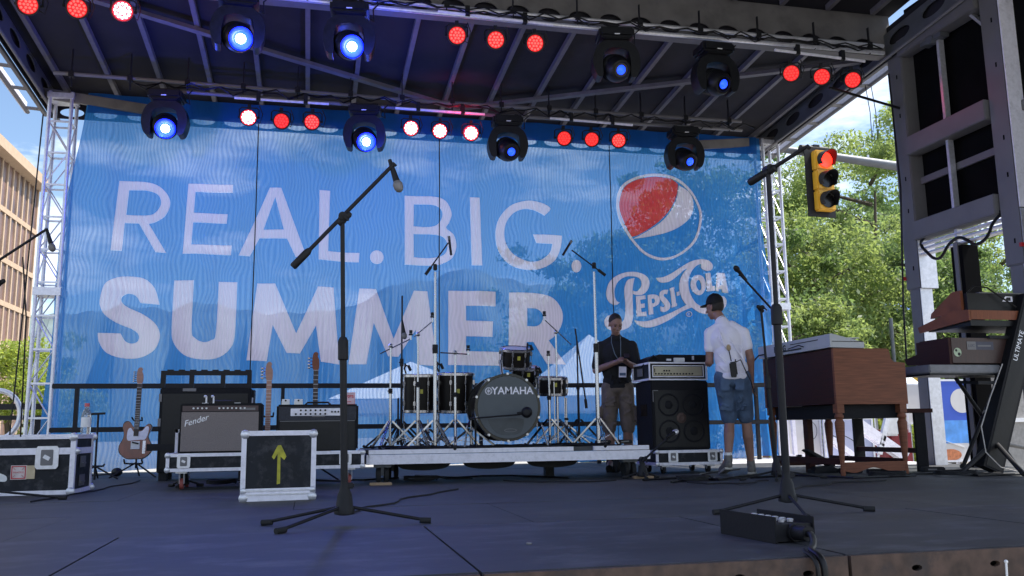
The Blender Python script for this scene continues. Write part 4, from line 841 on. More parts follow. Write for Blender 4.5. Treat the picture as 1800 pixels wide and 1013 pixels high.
MB().tube([(-.1, -.06, .16), (-.08, 0, .14), (.08, 0, .14), (.1, -.06, .16)], .01, 6).build('cradle', 'rubber', t)
sx = ZP(205, 838); single(MB().ball((sx.x, sx.y, .05), .055, (1.1, .9, .9), u=14, v=8).tube([(sx.x-.05, sx.y, .03), (sx.x-.3, sx.y+.1, .012), (sx.x-.5, sx.y+.2, .012)], .008, 6), 'coiled_cable', 'small dark heap of cable on the floor left of the brown burst guitar', 'cable', (sx.x, sx.y, 0))
# ================================================================== DRUM RISER
YR = 7.98; a = YP(644, 790, YR); b = YP(1141, 785, YR); RZ = (a.z+b.z)/2; ZB = RZ-.125
RXC = (a.x+b.x)/2
t = thing('drum_riser', 'low drum platform with a white aluminium edge standing on casters', 'riser', ((a.x+b.x)/2, YR+.6, 0))
def q(mb, n, m, **k): return mb.build(n, m, t, world=True, **k)
q(MB().bb((a.x+.01, YR+.01, RZ-.04), (b.x-.01, YR+1.2, RZ)), 'deck', 'floor')
q(MB().bb((a.x, YR-.02, ZB), (b.x, YR+.008, RZ-.042)).bb((a.x, YR-.02, ZB), (a.x+.03, YR+1.2, RZ-.042)).bb((b.x-.03, YR+.01, ZB), (b.x, YR+1.2, RZ-.042)), 'edge_rail', 'alu_white')
q(MB().bb((a.x+.02, YR-.026, RZ-.036), (a.x+(b.x-a.x)*.715, YR+.009, RZ+.002)), 'top_trim', 'alu_white'); q(MB().bb((b.x-(b.x-a.x)*.21, YR-.026, RZ-.036), (b.x-.01, YR+.009, RZ+.003)), 'top_trim', 'alu_white')
for px, yy in ((672, .12), (1105, .12), (690, 1.05), (1090, 1.05)):
    x = YP(px, 830, YR+yy).x
    for dx in (-.035, .035): wl = q(MB().cyl((x+dx-.018, YR+yy, .075), (x+dx+.018, YR+yy, .075), .075, n=22).cyl((x+dx-.02, YR+yy, .075), (x+dx+.02, YR+yy, .075), .03, n=12), 'wheel', 'rubber', smooth=True)
    q(MB().bb((x-.075, YR+yy-.05, .145), (x+.075, YR+yy+.05, ZB+.001)).bar((x, YR+yy, .07), (x, YR+yy, .15), .02, .06), 'caster_fork', 'steel')
for k in range(3):
    x = a.x+.55+k*.62; q(MB().prism(smoothpath([(-.26, 0), (.26, 0), (.20, -.055, 1), (0, -.075, 1), (-.20, -.055, 1)]), .03, X_, Z_, Y_, (x, YR+.3, ZB+.002)), 'under_arch', 'black_metal')
for px in (965, 1052, 1097): q(MB().bb((YP(px, 820, YR+.75).x-.045, YR+.72, 0), (YP(px, 820, YR+.75).x+.045, YR+.8, ZB)), 'support_leg', 'black_metal') if px == 965 else None
for px, lab in ((669, 'thin plywood block on the floor under the left end of the drum riser'), (1130, 'thin plywood block on the floor under the right end of the drum riser')):
    w_ = ZP(px, 853 if px < 900 else 841); single(MB().box((w_.x, w_.y, .011), (.19, .09, .022), None, .003), 'wood_block', 'ply', lab, 'wood block', (w_.x, w_.y, 0))
for px, lab in ((1052, 'black sneaker-sized bag'),): pass

# ================================================================== DRUMS
def drum(c, r, h, tilt, label, kind='tom', legs=0, lugs=8, hang=True):
    """c = centre of the shell; axis = local z tilted back"""
    t = thing('drum', label, 'drum', (c[0], c[1], RZ)); o = Vector((0, 0, c[2]-RZ)); rot = Matrix.Rotation(R(tilt), 4, 'X')
    def T(m): m.b.transform(Matrix.Translation(o) @ rot); return m
    T(MB().lathe([(0, -h/2+.004), (r, -h/2+.004), (r, h/2-.004), (0, h/2-.004)], n=36)).build('shell', 'drumshell', t, smooth=True)
    for s, nm in ((1, 'top_hoop'), (-1, 'bottom_hoop')):
        T(MB().lathe([(r+.002, s*(h/2-.02)), (r+.012, s*(h/2-.02)), (r+.012, s*(h/2+.004)), (r+.004, s*(h/2+.010)), (r-.002, s*(h/2+.006))], n=36)).build(nm, 'chrome', t, smooth=True)
    T(MB().cyl((0, 0, h/2+.0), (0, 0, h/2+.003), r, n=32)).build('drum_head', 'white', t)
    for k in range(lugs):
        a = 2*PI*(k+.5)/lugs; x, y = math.cos(a), math.sin(a); m = MB()
        for s in (1, -1): m.box((x*(r+.012), y*(r+.012), s*h*.27), (.022, .022, .045), Matrix.Rotation(a, 3, 'Z'), .004); m.cyl((x*(r+.014), y*(r+.014), s*h*.27), (x*(r+.014), y*(r+.014), s*(h/2)), .0035, n=6)
        m.cyl((x*(r+.014), y*(r+.014), -h*.27), (x*(r+.014), y*(r+.014), h*.27), .003, n=6); T(m).build('lug', 'chrome', t)
    T(MB().box((0, -r-.001, .02), (.03, .006, .04), Matrix.Rotation(0, 3, 'Z'))).build('badge', M.setdefault('badge', pm('yellow badge', (.45, .42, .06))), t)
    for k in range(legs):
        a = 2*PI*k/legs+.4; x, y = math.cos(a)*(r+.02), math.sin(a)*(r+.02); zf = -(c[2]-RZ)
        m = MB().tube([(x, y, h*.2), (x, y, zf+.06), (x*1.1, y*1.1, zf+.01)], .006, 6); m.b.transform(Matrix.Translation(o)); lg = m.build('leg', 'chrome', t); m = MB().ball((x*1.1, y*1.1, zf+.012), .014, u=8, v=6); m.b.transform(Matrix.Translation(o)); m.build('rubber_tip', 'rubber', lg)
    return t
def dp(xl, xr, yt, yb, Y): p, q_ = YP(xl, (yt+yb)/2, Y), YP(xr, (yt+yb)/2, Y); return ((p.x+q_.x)/2, Y, (YP((xl+xr)/2, yt, Y).z+YP((xl+xr)/2, yb, Y).z)/2), (q_.x-p.x)/2-.006, YP((xl+xr)/2, yt, Y).z-YP((xl+xr)/2, yb, Y).z
c_, r_, h_ = dp(708, 766, 658, 726, 8.75); drum(c_, r_, h_-.02, 3, 'deep black floor tom with chrome rims, left one of the two deep drums', legs=3)
c_, r_, h_ = dp(768, 832, 655, 726, 8.75); drum(c_, r_, h_-.02, 4, 'deep black floor tom with chrome rims beside the bass drum', legs=3)
c_, r_, h_ = dp(880, 932, 613, 646, 8.75); drum(c_, r_, h_, 14, 'small black rack tom mounted above the bass drum')
c_, r_, h_ = dp(898, 948, 646, 672, 8.95); drum(c_, r_, h_, 12, 'black rack tom half hidden between the bass drum and the small tom')
c_, r_, h_ = dp(944, 995, 664, 694, 8.7); drum(c_, r_, h_, 6, 'black snare drum right of the bass drum', legs=3)
# bass drum
YK_ = 8.12; kc = YP(893, 716, YK_); kr = (YP(951, 716, YK_).x-YP(834, 716, YK_).x)/2-.018; D_ = .46
t = thing('bass_drum', 'black bass drum with a slate grey head reading YAMAHA', 'drum', (kc.x, YK_+D_/2, RZ)); cz = kc.z-RZ; y0 = -D_/2
MB().lathe([(0, -D_/2), (kr-.01, -D_/2), (kr-.01, D_/2), (0, D_/2)], (0, 0, cz), Y_, 48).build('shell', 'drumshell', t, smooth=True)
for s in (-1, 1): MB().lathe([(kr-.02, s*D_/2), (kr+.015, s*D_/2), (kr+.015, s*(D_/2-.045)), (kr-.01, s*(D_/2-.045))], (0, 0, cz), Y_, 48).build('hoop', 'black_gloss', t, smooth=True)
M['slate'] = pm('slate drum head', (.085, .098, .112), .6, 0, .08, 9, .02)
hd = MB().cyl((0, y0-.002, cz), (0, y0+.004, cz), kr-.012, n=48).build('front_head', 'slate', t)
lw = kr*2*.80; text_mesh('YAMAHA', .098, (.045, y0-.003, cz+kr*.50), X_, Z_, .001, bold=.0018).build('lettering', 'alu_white', hd)
MB().prism(ell(-.185, kr*.50+cz, .034, .034, 24), .001, X_, Z_, -Y_, (0, y0-.003, 0), [ell(-.185, kr*.50+cz, .028, .028, 24)]).build('emblem_ring', 'alu_white', hd)
m = MB(); [m.bar((-.185, y0-.0035, kr*.5+cz), (-.185+.024*math.cos(R(g)), y0-.0035, kr*.5+cz+.024*math.sin(R(g))), .005, .001, up=Y_) for g in (30, 90, 150, 210, 270, 330)]; m.build('emblem_forks', 'alu_white', hd)
MB().prism(smoothpath([(-.19, -.13, 1), (-.15, -.105, 1), (.11, -.105, 1), (.15, -.13, 1), (.12, -.235, 1), (0, -.262, 1), (-.12, -.235, 1)]), .001, X_, Z_, -Y_, (0, y0-.003, cz)).build('lower_patch', M.setdefault('slate2', pm('darker slate', (.050, .058, .068), .45)), hd)
text_mesh('( remo )', .028, (.02, y0-.0045, cz-.215), X_, Z_, .001).build('small_logo', 'alu_dull', hd) if 0 else MB().prism(ell(.02, cz-.215, .06, .016, 20), .001, X_, Z_, -Y_, (0, y0-.004, 0), [ell(.02, cz-.215, .054, .012, 20)]).build('small_logo', 'alu_dull', hd)
for k in range(10):
    a = 2*PI*(k+.5)/10; x, z = math.cos(a), math.sin(a)
    m = MB().box((x*(kr+.012), y0+.02, cz+z*(kr+.012)), (.022, .05, .024), Matrix.Rotation(-a, 3, 'Y'), .004); m.cyl((x*(kr+.014), y0+.03, cz+z*(kr+.014)), (x*(kr+.014), y0+.14, cz+z*(kr+.014)), .0045, n=6); m.box((x*(kr+.006), y0+.16, cz+z*(kr+.006)), (.02, .06, .02), Matrix.Rotation(-a, 3, 'Y')); m.build('claw_hook', 'chrome', t)
for s in (-1, 1): MB().tube([(s*(kr-.02), .05, cz-.05), (s*(kr+.06), -.08, cz-.17), (s*(kr+.10), -.16, .005)], .009, 8).build('spur', 'chrome', t)
MB().cyl((0, 0, cz+kr-.02), (0, .08, cz+kr+.16), .014).build('tom_post', 'chrome', t)

# ------------------------------------------------------------------ chrome stands
def chrome_stand(px, yt, Y, label, boom=None, top=None, name='cymbal_stand', felt=True, mat='chrome', leg=.27, r=.011, legz=.20, rot=0, group='chrome cymbal stands of the drum kit', floor=None):
    fz = RZ if floor is None else floor
    p = YP(px, yt, Y); b_ = Vector((p.x, Y, fz)); t = thing(name, label, 'stand', b_, group=group); H = p.z-fz
    MB().cyl((0, 0, .03), (0, 0, H*.55), r*1.25, n=12).build('lower_tube', mat, t, smooth=True); MB().cyl((0, 0, H*.55), (0, 0, H), r*.85, n=12).build('upper_tube', mat, t, smooth=True)
    MB().cyl((0, 0, H*.53), (0, 0, H*.58), r*1.9).cyl((-.03, -.02, H*.555), (.01, -.02, H*.555), .006).build('height_clamp', 'black_metal' if mat == 'chrome' else mat, t)
    for k in range(3):
        g = R(90+rot+120*k+35); d = Vector((math.cos(g), math.sin(g), 0)); n_ = Vector((-d.y, d.x, 0))*.008
        m = MB()
        for s in (1, -1): m.bar(d*.02+Vector((0, 0, legz+.06))+n_*s, d*leg+n_*s+Vector((0, 0, .01)), .004, .016)
        m.bar(Vector((0, 0, .05)), d*leg*.6+Vector((0, 0, (legz+.06)*.42)), .010, .004); lg = m.build('leg', mat, t)
        MB().cyl(d*(leg-.02)+Vector((0, 0, .0)), d*(leg+.02)+Vector((0, 0, .024)), .014).build('rubber_foot', 'rubber', lg)
    if boom:
        A_, B_ = [YP(*q_, Y+dy)-b_ for q_, dy in zip(boom, (.03, -.03))]
        MB().cyl(A_, B_, .006 if felt else .008, n=8).build('boom', mat, t, smooth=True); MB().ball((0, 0, H), .022, u=10, v=8).build('tilter', mat, t)
        E_ = B_
    else: E_ = Vector((0, 0, H))
    if felt: MB().cyl(E_-Vector((0, 0, .01)), E_+Vector((0, 0, .035)), .009).cyl(E_+Vector((0, 0, .03)), E_+Vector((0, 0, .07)), .004).build('post', mat, t); MB().cyl(E_+Vector((0, 0, .035)), E_+Vector((0, 0, .05)), .020).cyl(E_+Vector((0, 0, .055)), E_+Vector((0, 0, .085)), .016).build('felts', 'rubber', t)
    return t
chrome_stand(687, 608, 8.55, 'chrome cymbal stand furthest left on the drum riser', ((668, 622), (722, 596)))
chrome_stand(735, 588, 8.35, 'chrome cymbal stand in front of the left floor tom with boom rising right', ((728, 592), (760, 565)), rot=40)
chrome_stand(800, 620, 8.2, 'chrome cymbal stand with level boom in front of the second floor tom', ((774, 620), (823, 623)), rot=15)
chrome_stand(977, 584, 8.6, 'chrome cymbal stand behind the snare with boom sloping down to the right', ((1004, 606), (957, 562)), rot=70)
chrome_stand(964, 632, 8.35, 'chrome hi-hat stand with a black clutch right of the bass drum', None, name='hi_hat_stand', rot=10, group='chrome cymbal stands of the drum kit')
chrome_stand(752, 738, 8.5, 'short chrome tripod stand under the left floor tom', None, name='tom_stand', felt=False, legz=.12, rot=20)
chrome_stand(828, 735, 8.45, 'short chrome tripod stand beside the left edge of the bass drum', None, name='tom_stand', felt=False, legz=.12, rot=75)
chrome_stand(995, 700, 8.75, 'short chrome tripod stand under the snare drum', None, name='snare_stand', felt=False, legz=.14, rot=5)
chrome_stand(700, 700, 8.9, 'black folded tripod stand at the far left of the drum riser', None, mat='black_metal', name='folded_stand', felt=False, rot=33, leg=.34)
G4 = 'overhead microphone stands of the drum kit'
Yo = 8.25
ta = chrome_stand(765, 478, Yo, 'tall chrome microphone stand between the two deep drums, boom rising to the right', None, name='overhead_stand', felt=False, group=G4, r=.014, rot=50); bA = Vector(ta.location); 
def add_boom(t, A_, B_, T_, Y):
    base = Vector(t.location); a_, b_, c_ = YP(*A_, Y)-base, YP(*B_, Y-.05)-base, YP(*T_, Y)-base; D = (b_-a_).normalized()
    MB().cyl(a_, b_, .007, n=8).build('boom', 'black_metal', t, smooth=True); MB().cyl(a_, a_+D*.09, .015).build('counterweight', 'rubber', t); MB().box(c_, (.035, .04, .06), None, .006).build('boom_clutch', 'black_metal', t)
add_boom(ta, (748, 483), (788, 427), (765, 470), Yo); pencil_mic(YP(791, 432, Yo-.06), Vector((-.10, .1, 1)), 'slim black microphone on the overhead stand left of the G of BIG', .19)
tb = chrome_stand(1044, 478, 8.1, 'tall chrome microphone stand at the right end of the drum riser, boom rising left', None, name='overhead_stand', felt=False, group=G4, r=.0145, rot=20)
add_boom(tb, (1064, 484), (1005, 440), (1044, 467), 8.1); pencil_mic(YP(997, 436, 8.04), Vector((.55, .1, .85)), 'slim black microphone on the overhead stand beside the full stop after BIG', .18)
chrome_stand(707, 520, 8.75, 'thin black microphone stand rising behind the left floor tom', None, mat='black_metal', felt=False, r=.010, name='microphone_stand', group='thin black stands of the drum kit')
microphone(YP(709, 578, 8.7), Vector((.15, -.1, -1)), 'black microphone hanging on the thin stand in front of the second M of SUMMER')
tc_ = chrome_stand(1014, 600, 8.75, 'thin black microphone stand with hanging boom beside the man in black', None, mat='black_metal', felt=False, r=.010, name='microphone_stand', group='thin black stands of the drum kit')
bb_ = Vector(tc_.location); MB().cyl(YP(1011, 578, 8.7)-bb_, YP(1031, 715, 8.68)-bb_, .008).cyl(YP(1029, 702, 8.68)-bb_, YP(1031, 718, 8.68)-bb_, .015).build('boom', 'black_metal', tc_)
# kick microphone
t = thing('low_microphone_stand', 'short black stand holding the boom across the bass drum', 'microphone stand', (YP(836, 775, 7.99+.05).x, 8.04, RZ)); bb_ = Vector(t.location)
MB().cyl((0, 0, 0), (0, 0, .012), .07, n=20).build('round_base', 'rubber', t); MB().cyl((0, 0, .01), YP(836, 737, 8.0)-bb_, .009).build('post', 'black_metal', t); MB().cyl(YP(826, 736, 8.0)-bb_, YP(914, 729, 7.93)-bb_, .0075).build('boom', 'black_metal', t)
kp = YP(926, 725, 7.93); t = thing('bass_drum_microphone', 'fat round black microphone in front of the bass drum head', 'microphone', kp)
MB().lathe([(0, -.055), (.03, -.05), (.050, -.02), (.052, .0), (.048, .025), (.03, .05), (0, .055)], (0, 0, 0), Vector((.3, 1, 0)), 20).build('body', 'black_metal', t, smooth=True); MB().cyl((-.09, -.0, -.012), (-.03, 0, -.005), .016).build('tail', 'black', t)
# clip mics on the drums
for (px, py, Y, lab) in ((714, 648, 8.62, 'small black clip microphone on the rim of the left floor tom'), (771, 645, 8.62, 'small black clip microphone on the rim of the second floor tom'), (929, 612, 8.65, 'small black clip microphone on the small rack tom'), (944, 652, 8.8, 'small black clip microphone on the half hidden rack tom')):
    p = YP(px, py, Y); t = thing('clip_microphone', lab, 'microphone', p, group='clip microphones on the drums')
    MB().tube([(0, 0, -.05), (-.02, -.01, 0), (.0, -.01, .03), (.03, 0, .02)], .008, 6).build('clip', 'rubber', t); MB().cyl((.02, 0, .03), (.045, .01, -.02), .014).build('capsule', 'rubber', t); MB().cyl((-.015, 0, .0), (-.01, 0, .05), .009).build('plug', 'rubber', t)
# drum pedal and bags on the riser deck
t = thing('drum_rug', 'dark cloth rug bunched on the drum riser', 'rug', (RXC, YR+.6, RZ))
rg = MB(); rg.bb((-1.1, -.5, .003), (1.05, .5, .012)); [rg.ball((random.uniform(-1.1, 1.), random.uniform(-.5, -.2), .012), random.uniform(.03, .07), (2.2, 1, .3), u=10, v=6) for _ in range(16)]; rg.build('cloth', 'black_soft', t, smooth=True)
for i, (px, Y, lab) in enumerate(((700, 8.3, 'thin black cable lying along the left end of the drum riser'), (1010, 8.3, 'thin black cable lying along the right end of the drum riser'))):
    p = YP(px, 778, Y); single(MB().tube([(p.x-.3, Y, RZ+.02), (p.x-.1, Y-.1, RZ+.03), (p.x+.1, Y-.05, RZ+.02), (p.x+.3, Y-.18, RZ+.025)], .008, 5), 'riser_cable', 'black', lab, 'cable', (p.x, Y, RZ), smooth=True)
for px, lab in ((1060, 'low black stage box nearest the tall chrome stand on the riser'), (1097, 'low black stage box at the right end of the riser')): 
    p = YP(px, 778, 8.35); tt = thing('stage_box', lab, 'box', (p.x, 8.35, RZ+.013), random.uniform(-.3, .3), group='low boxes on the drum riser'); MB().bb((-.07, -.06, 0), (.07, .06, .04), .008).build('housing', 'rubber', tt); MB().bar((-.05, -.063, .02), (.03, -.063, .026), .004, .012).build('pale_strip', 'alu_dull', tt)

# ================================================================== BASS RIG
YC = 8.55; a = YP(1149, 790, YC); b = YP(1250, 790, YC); z0 = YP(1200, 791, YC).z; z1 = YP(1200, 669, YC).z; w = (b.x-a.x)/2; cx_ = (a.x+b.x)/2
tray_case(a.x-.0, b.x+.10, YC-.05, .085, z0-.001, .55, 'black and silver flight case tray on casters under the tall bass speaker', latches=(.25, .84), cast='black')
t = thing('bass_cabinet', 'tall black bass speaker cabinet with four round cones behind its grille', 'speaker', (cx_, YC, z0)); H = z1-z0
MB().bb((-w, 0, .001), (w, .46, H), .012).build('cabinet', 'black_soft', t)
gr = MB().bb((-w+.03, -.005, .03), (w-.03, .003, H-.10)).build('grille', 'black', t)
for x in (-.135, .135):
    for z in (.19, .46):
        MB().lathe([(.115, 0), (.118, .006), (.105, .008), (.10, .002)], (x, -.004, z), -Y_, 30).build('cone_ring', 'black_soft', gr); MB().ball((x, -.004, z), .045, (1, .15, 1)).build('dust_cap', 'black_soft', gr, smooth=True)
MB().lathe([(0, .004), (.03, .006), (.052, .003), (.055, 0)], (0.0, -.006, .325), -Y_, 24).build('horn_badge', M.setdefault('horn', pm('dull bronze', (.06, .035, .03), .5, .3)), gr)
MB().bb((-w+.01, -.008, H-.22), (-w+.018, -.002, H-.10)).bb((-w+.018, -.008, H-.108), (-w+.07, -.002, H-.10)).build('worn_edge', 'alu_dull', t)
MB().bb((-w-.004, .14, .35), (-w+.001, .32, .47)).build('side_handle', 'black_gloss', t)
zr0 = z1+.003; zr1 = YP(1190, 637, YC).z
t = thing('amplifier_rack', 'small flight case rack with a cream fronted amplifier on top of the bass speaker', 'rack', (cx_-.02, YC, zr0)); H = zr1-zr0; w2 = w+.005
x0, x1 = YP(1140, 650, YC).x-cx_+.02, YP(1242, 650, YC).x-cx_+.02
MB().bb((x0+.01, .03, .006), (x1-.01, .48, H-.006)).build('body', 'case', t)
f = MB(); case_frame(f, x0, x1, 0, H, .0, .014); f.bb((x0-.002, .0, 0), (x0+.02, .48, .02)).bb((x0-.002, .0, H-.02), (x0+.02, .48, H+.001)).bb((x0-.002, .46, .02), (x0+.02, .485, H-.02)); f.build('edge_trim', 'alu_white', t)
MB().bb((x0+.014, .004, .014), (x1-.014, .03, H-.014)).build('inner_front', 'black', t)
f = MB(); case_frame(f, x0+.04, x1-.035, .032, H-.032, .002, .009, .006); f.build('front_frame', 'alu_white', t)
fp_ = MB().bb((x0+.055, -.001, .046), (x1-.055, .003, H-.046)).build('amp_front', 'cream', t)
for i in range(13): MB().cyl((x0+.075+i*.034, -.012, .066), (x0+.075+i*.034, -.001, .066), .0085, n=8).build('knob', 'black', fp_)
for i in range(3): MB().cyl((x0+.17+i*.028, -.010, .098), (x0+.17+i*.028, -.001, .098), .0085, n=8).build('knob', 'black', fp_)
MB().bb((x0+.062, -.006, .08), (x0+.07, -.001, .12)).build('switch', 'black', fp_)
MB().bb((x0-.012, .16, .05), (x0-.002, .3, .13)).build('side_handle', 'alu_dull', t)
tt = thing('equipment_tray', 'shallow black tray with small gear lying on the amplifier rack', 'tray', (cx_, YC+.1, zr1+.003))
MB().prism([(x0+.02, 0), (x1+.06, 0), (x1+.06, .085), (x0+.14, .085), (x0+.04, .05)], .34, X_, Z_, Y_, (0, 0, 0)).build('case_body', 'black_soft', tt); MB().bb((-.02, -.03, .005), (.10, -.004, .05), .004).build('white_unit', 'white', tt); MB().bb((-.10, -.02, .02), (-.05, -.004, .04)).bb((.19, -.02, .03), (.21, -.004, .07)).build('clips', 'alu', tt)
MB().tube([(-.2, -.02, .04), (-.26, -.05, .07), (-.32, .0, .01), (-.36, .05, -.05)], .008, 6).build('strap', 'black', tt)

# ================================================================== ORGAN
ox, oy = 4.77, 7.33; zb_, zt_ = YP(1463, 711, oy).z, YP(1463, 612, oy).z
t = thing('organ', 'brown walnut console organ on turned legs seen from its end', 'organ', (ox, oy, 0))
W0, L0 = .76, 1.32; ht = zt_; hb_ = zb_
pr = [(0, hb_), (W0, hb_), (W0, ht-.135), (W0-.12, ht-.125), (W0-.145, ht-.10), (W0-.165, ht-.01), (W0-.19, ht), (0, ht)]
for y, nm in ((0, 'end_panel'), (L0-.03, 'end_panel')): MB().prism(pr, .03, X_, Z_, Y_, (0, y, 0)).build(nm, 'wood', t)
MB().bb((.004, .031, hb_+.005), (.03, L0-.031, ht-.004)).build('back_panel', 'wood_d', t); MB().bb((.031, .031, ht-.028), (W0-.2, L0-.031, ht-.004)).build('top_board', 'wood', t)  # darker walnut on the back puts this side's shade into the colour
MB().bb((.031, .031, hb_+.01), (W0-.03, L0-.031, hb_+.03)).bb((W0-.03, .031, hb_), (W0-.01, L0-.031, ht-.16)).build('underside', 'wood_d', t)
for j in range(2): MB().bb((.30-.0+j*.12, .06, ht-.12-.05*j), (.45+j*.12, L0-.06, ht-.09-.05*j)).build('manual', 'white', t)
lp = [(.0, 0), (.021, 0), (.026, .02), (.022, .05), (.030, .10), (.036, .20), (.034, .24)]; zs = hb_/.62
for x in (.045, W0-.05):
    for y in (.045, L0-.05):
        MB().lathe([(0, 0), (.020, 0), (.024, .03*zs), (.019, .10*zs), (.030, .22*zs), (.042, .40*zs), (.045, .46*zs), (.030, .49*zs), (.041, .505*zs), (.041, .52*zs), (.032, .535*zs), (.032, .55*zs)], (x, y, 0), Z_, 20).build('turned_leg', 'wood', t, smooth=True)
        MB().bb((x-.036, y-.036, .545*zs), (x+.036, y+.036, hb_+.002)).build('leg_block', 'wood', t)
MB().prism(smoothpath([(.06, .045), (.06, .125), (W0-.06, .125), (W0-.06, .045), (W0-.15, .03, 1), (W0-.22, .035, 1), (.36, .075, 1), (.2, .035, 1), (.14, .03, 1)]), .03, X_, Z_, Y_, (0, .03, 0)).build('end_stretcher', 'wood', t)
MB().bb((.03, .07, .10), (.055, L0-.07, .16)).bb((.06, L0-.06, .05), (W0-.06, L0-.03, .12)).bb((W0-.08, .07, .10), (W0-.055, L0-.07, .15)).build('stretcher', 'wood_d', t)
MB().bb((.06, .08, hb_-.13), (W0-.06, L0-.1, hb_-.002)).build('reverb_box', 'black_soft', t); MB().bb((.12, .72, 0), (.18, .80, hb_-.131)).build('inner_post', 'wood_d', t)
for k in range(6): MB().bb((.25+.06*k, .1, .17), (.29+.06*k, .5, .19)).build('bass_pedal', 'black', t) if k < 0 else None
# slab synthesizer on the organ
t = thing('synthesizer', 'white slab keyboard reading KORG lying on top of the brown organ', 'keyboard', (ox-.03, oy-.01, ht+.002)); Lk = 1.36
MB().prism([(0, 0.005), (.36, 0.0), (.36, .055), (.02, .135), (0, .13)], Lk, X_, Z_, Y_, (0, 0, 0)).build('case', M.setdefault('korg', pm('silver white case', (.42, .43, .46), .45, .1, .05, 8, .02, dirt=(.4, .4, .43), dscale=4, damt=.3)), t)
MB().bb((.02, -.004, .058), (.355, -.001, .064)).build('end_seam', 'black', t)
text_mesh('KORG', .085, (-.002, Lk*.665, .066), -Y_, Z_, .001, bold=.003).build('lettering', 'black', t)
MB().bb((-.003, .5, .03), (-.0005, .85, .045)).bb((-.003, .95, .06), (-.0005, 1.0, .08)).bb((-.003, .2, .09), (-.0005, .7, .098)).build('rear_sockets', 'black', t)
MB().tube([(-.005, 1.22, .04), (-.06, 1.25, .03), (-.12, 1.3, -.05)], .008, 6).tube([(-.005, .45, .05), (-.03, .5, .07), (-.03, .7, .05)], .005, 6).build('cable', 'black', t)
k_ = MB(); [k_.bb((.18, .03+i*.036, .095), (.335, .062+i*.036, .101)) for i in range(36)]; k_.build('keys', 'white', t)
# expression pedal
p = ZP(1418, 822); t = thing('expression_pedal', 'black wedge shaped foot pedal on the floor beside the brown organ', 'pedal', (5.02, 8.0, 0), .1)
MB().prism([(-.16, .0), (.14, .0), (.14, .03), (.04, .07), (-.10, .06), (-.16, .03)], .11, X_, Z_, Y_, (0, -.05, 0)).build('base', 'black_metal', t); MB().prism([(-.22, .22), (-.20, .235), (.08, .10), (.10, .06), (.04, .07)], .10, X_, Z_, Y_, (0, -.045, 0)).build('treadle', 'rubber', t)
# organ bench beyond
t = thing('organ_bench', 'dark wooden bench beyond the brown organ, by the side frame column', 'bench', (5.82, 7.75, 0))
MB().bb((-.02, 0, .58), (.30, 1.1, .62)).build('seat', 'wood_d', t); MB().bb((.10, .02, 0), (.22, .05, .58)).build('side_board', 'black_soft', t); MB().bb((.10, 1.05, 0), (.22, 1.08, .58)).build('side_board', 'black_soft', t); MB().bb((.12, .05, .18), (.16, 1.05, .23)).build('stretcher', 'wood_d', t)

# ================================================================== KEYBOARD RIG AT RIGHT
YU = 7.22
t = thing('column_keyboard_stand', 'broad black leaning column keyboard stand reading ULTIMATE at the right edge', 'keyboard stand', ZP(1737, 832))
bb_ = Vector(t.location); p0 = YP(1737, 826, YU)-bb_; p1 = YP(1808, 525, YU)-bb_; D = (p1-p0).normalized()
MB().bar(p0, p1, .22, .13, up=Y_).build('column', 'black_soft', t)
side = D.cross(Y_).normalized(); side = side if side.x > 0 else -side
nb = MB().bar(p0+Vector((.0, -.066, 0))+D*.02, p1+Vector((0, -.066, 0)), .17, .004, up=Y_).build('front_rib', 'black', t)
text_mesh('ULTIMATE', .068, (p0+D*(p1-p0).length*.70+Vector((0, -.070, 0))-side*.045), D, -side, .002).build('lettering', 'alu', nb)
for e in ((1800, 838), (1690, 835), (1850, 800)):
    q_ = ZP(*e)-bb_; MB().cyl(p0+D*.28, q_+Vector((0, 0, .02)), .022).build('leg', 'black_metal', t)
for z_, dz in ((1.30, 0), (.86, 0)):
    s_ = p0+D*((z_-p0.z)/D.z); MB().bar(s_+Vector((-.35, .02, -.01)), s_+Vector((.3, .02, -.01)), .05, .03).bar(s_+Vector((-.2, .05, -.01)), s_+Vector((-.2, .45, .02)), .04, .03).build('tier_arm', 'black_metal', t)
t = thing('folding_keyboard_stand', 'black X shaped keyboard stand under the lower keyboards', 'keyboard stand', (6.75, 7.75, 0)); bb_ = Vector(t.location)
for Y in (7.72, 7.98):
    MB().cyl(YP(1692, 822, Y)-bb_, YP(1760, 655, Y)-bb_, .020).build('leg', 'black_metal', t); MB().cyl(YP(1674, 656, Y+.03)-bb_, YP(1800, 838, Y+.03)-bb_, .020).build('leg', 'black_metal', t)
MB().cyl(YP(1692, 820, 7.65)-bb_, YP(1692, 820, 8.05)-bb_, .026).build('foot_bar', 'rubber', t); m = MB().cyl(YP(1733, 727, 7.70)-bb_, YP(1733, 727, 8.05)-bb_, .035); m.build('pivot', 'alu_dull', t)
MB().cyl(YP(1655, 654, 7.70)-bb_, YP(1770, 654, 7.70)-bb_, .02).build('top_bar', 'rubber', t)
def zz(px, py, Y): return YP(px, py, Y).z
Yk = 7.25
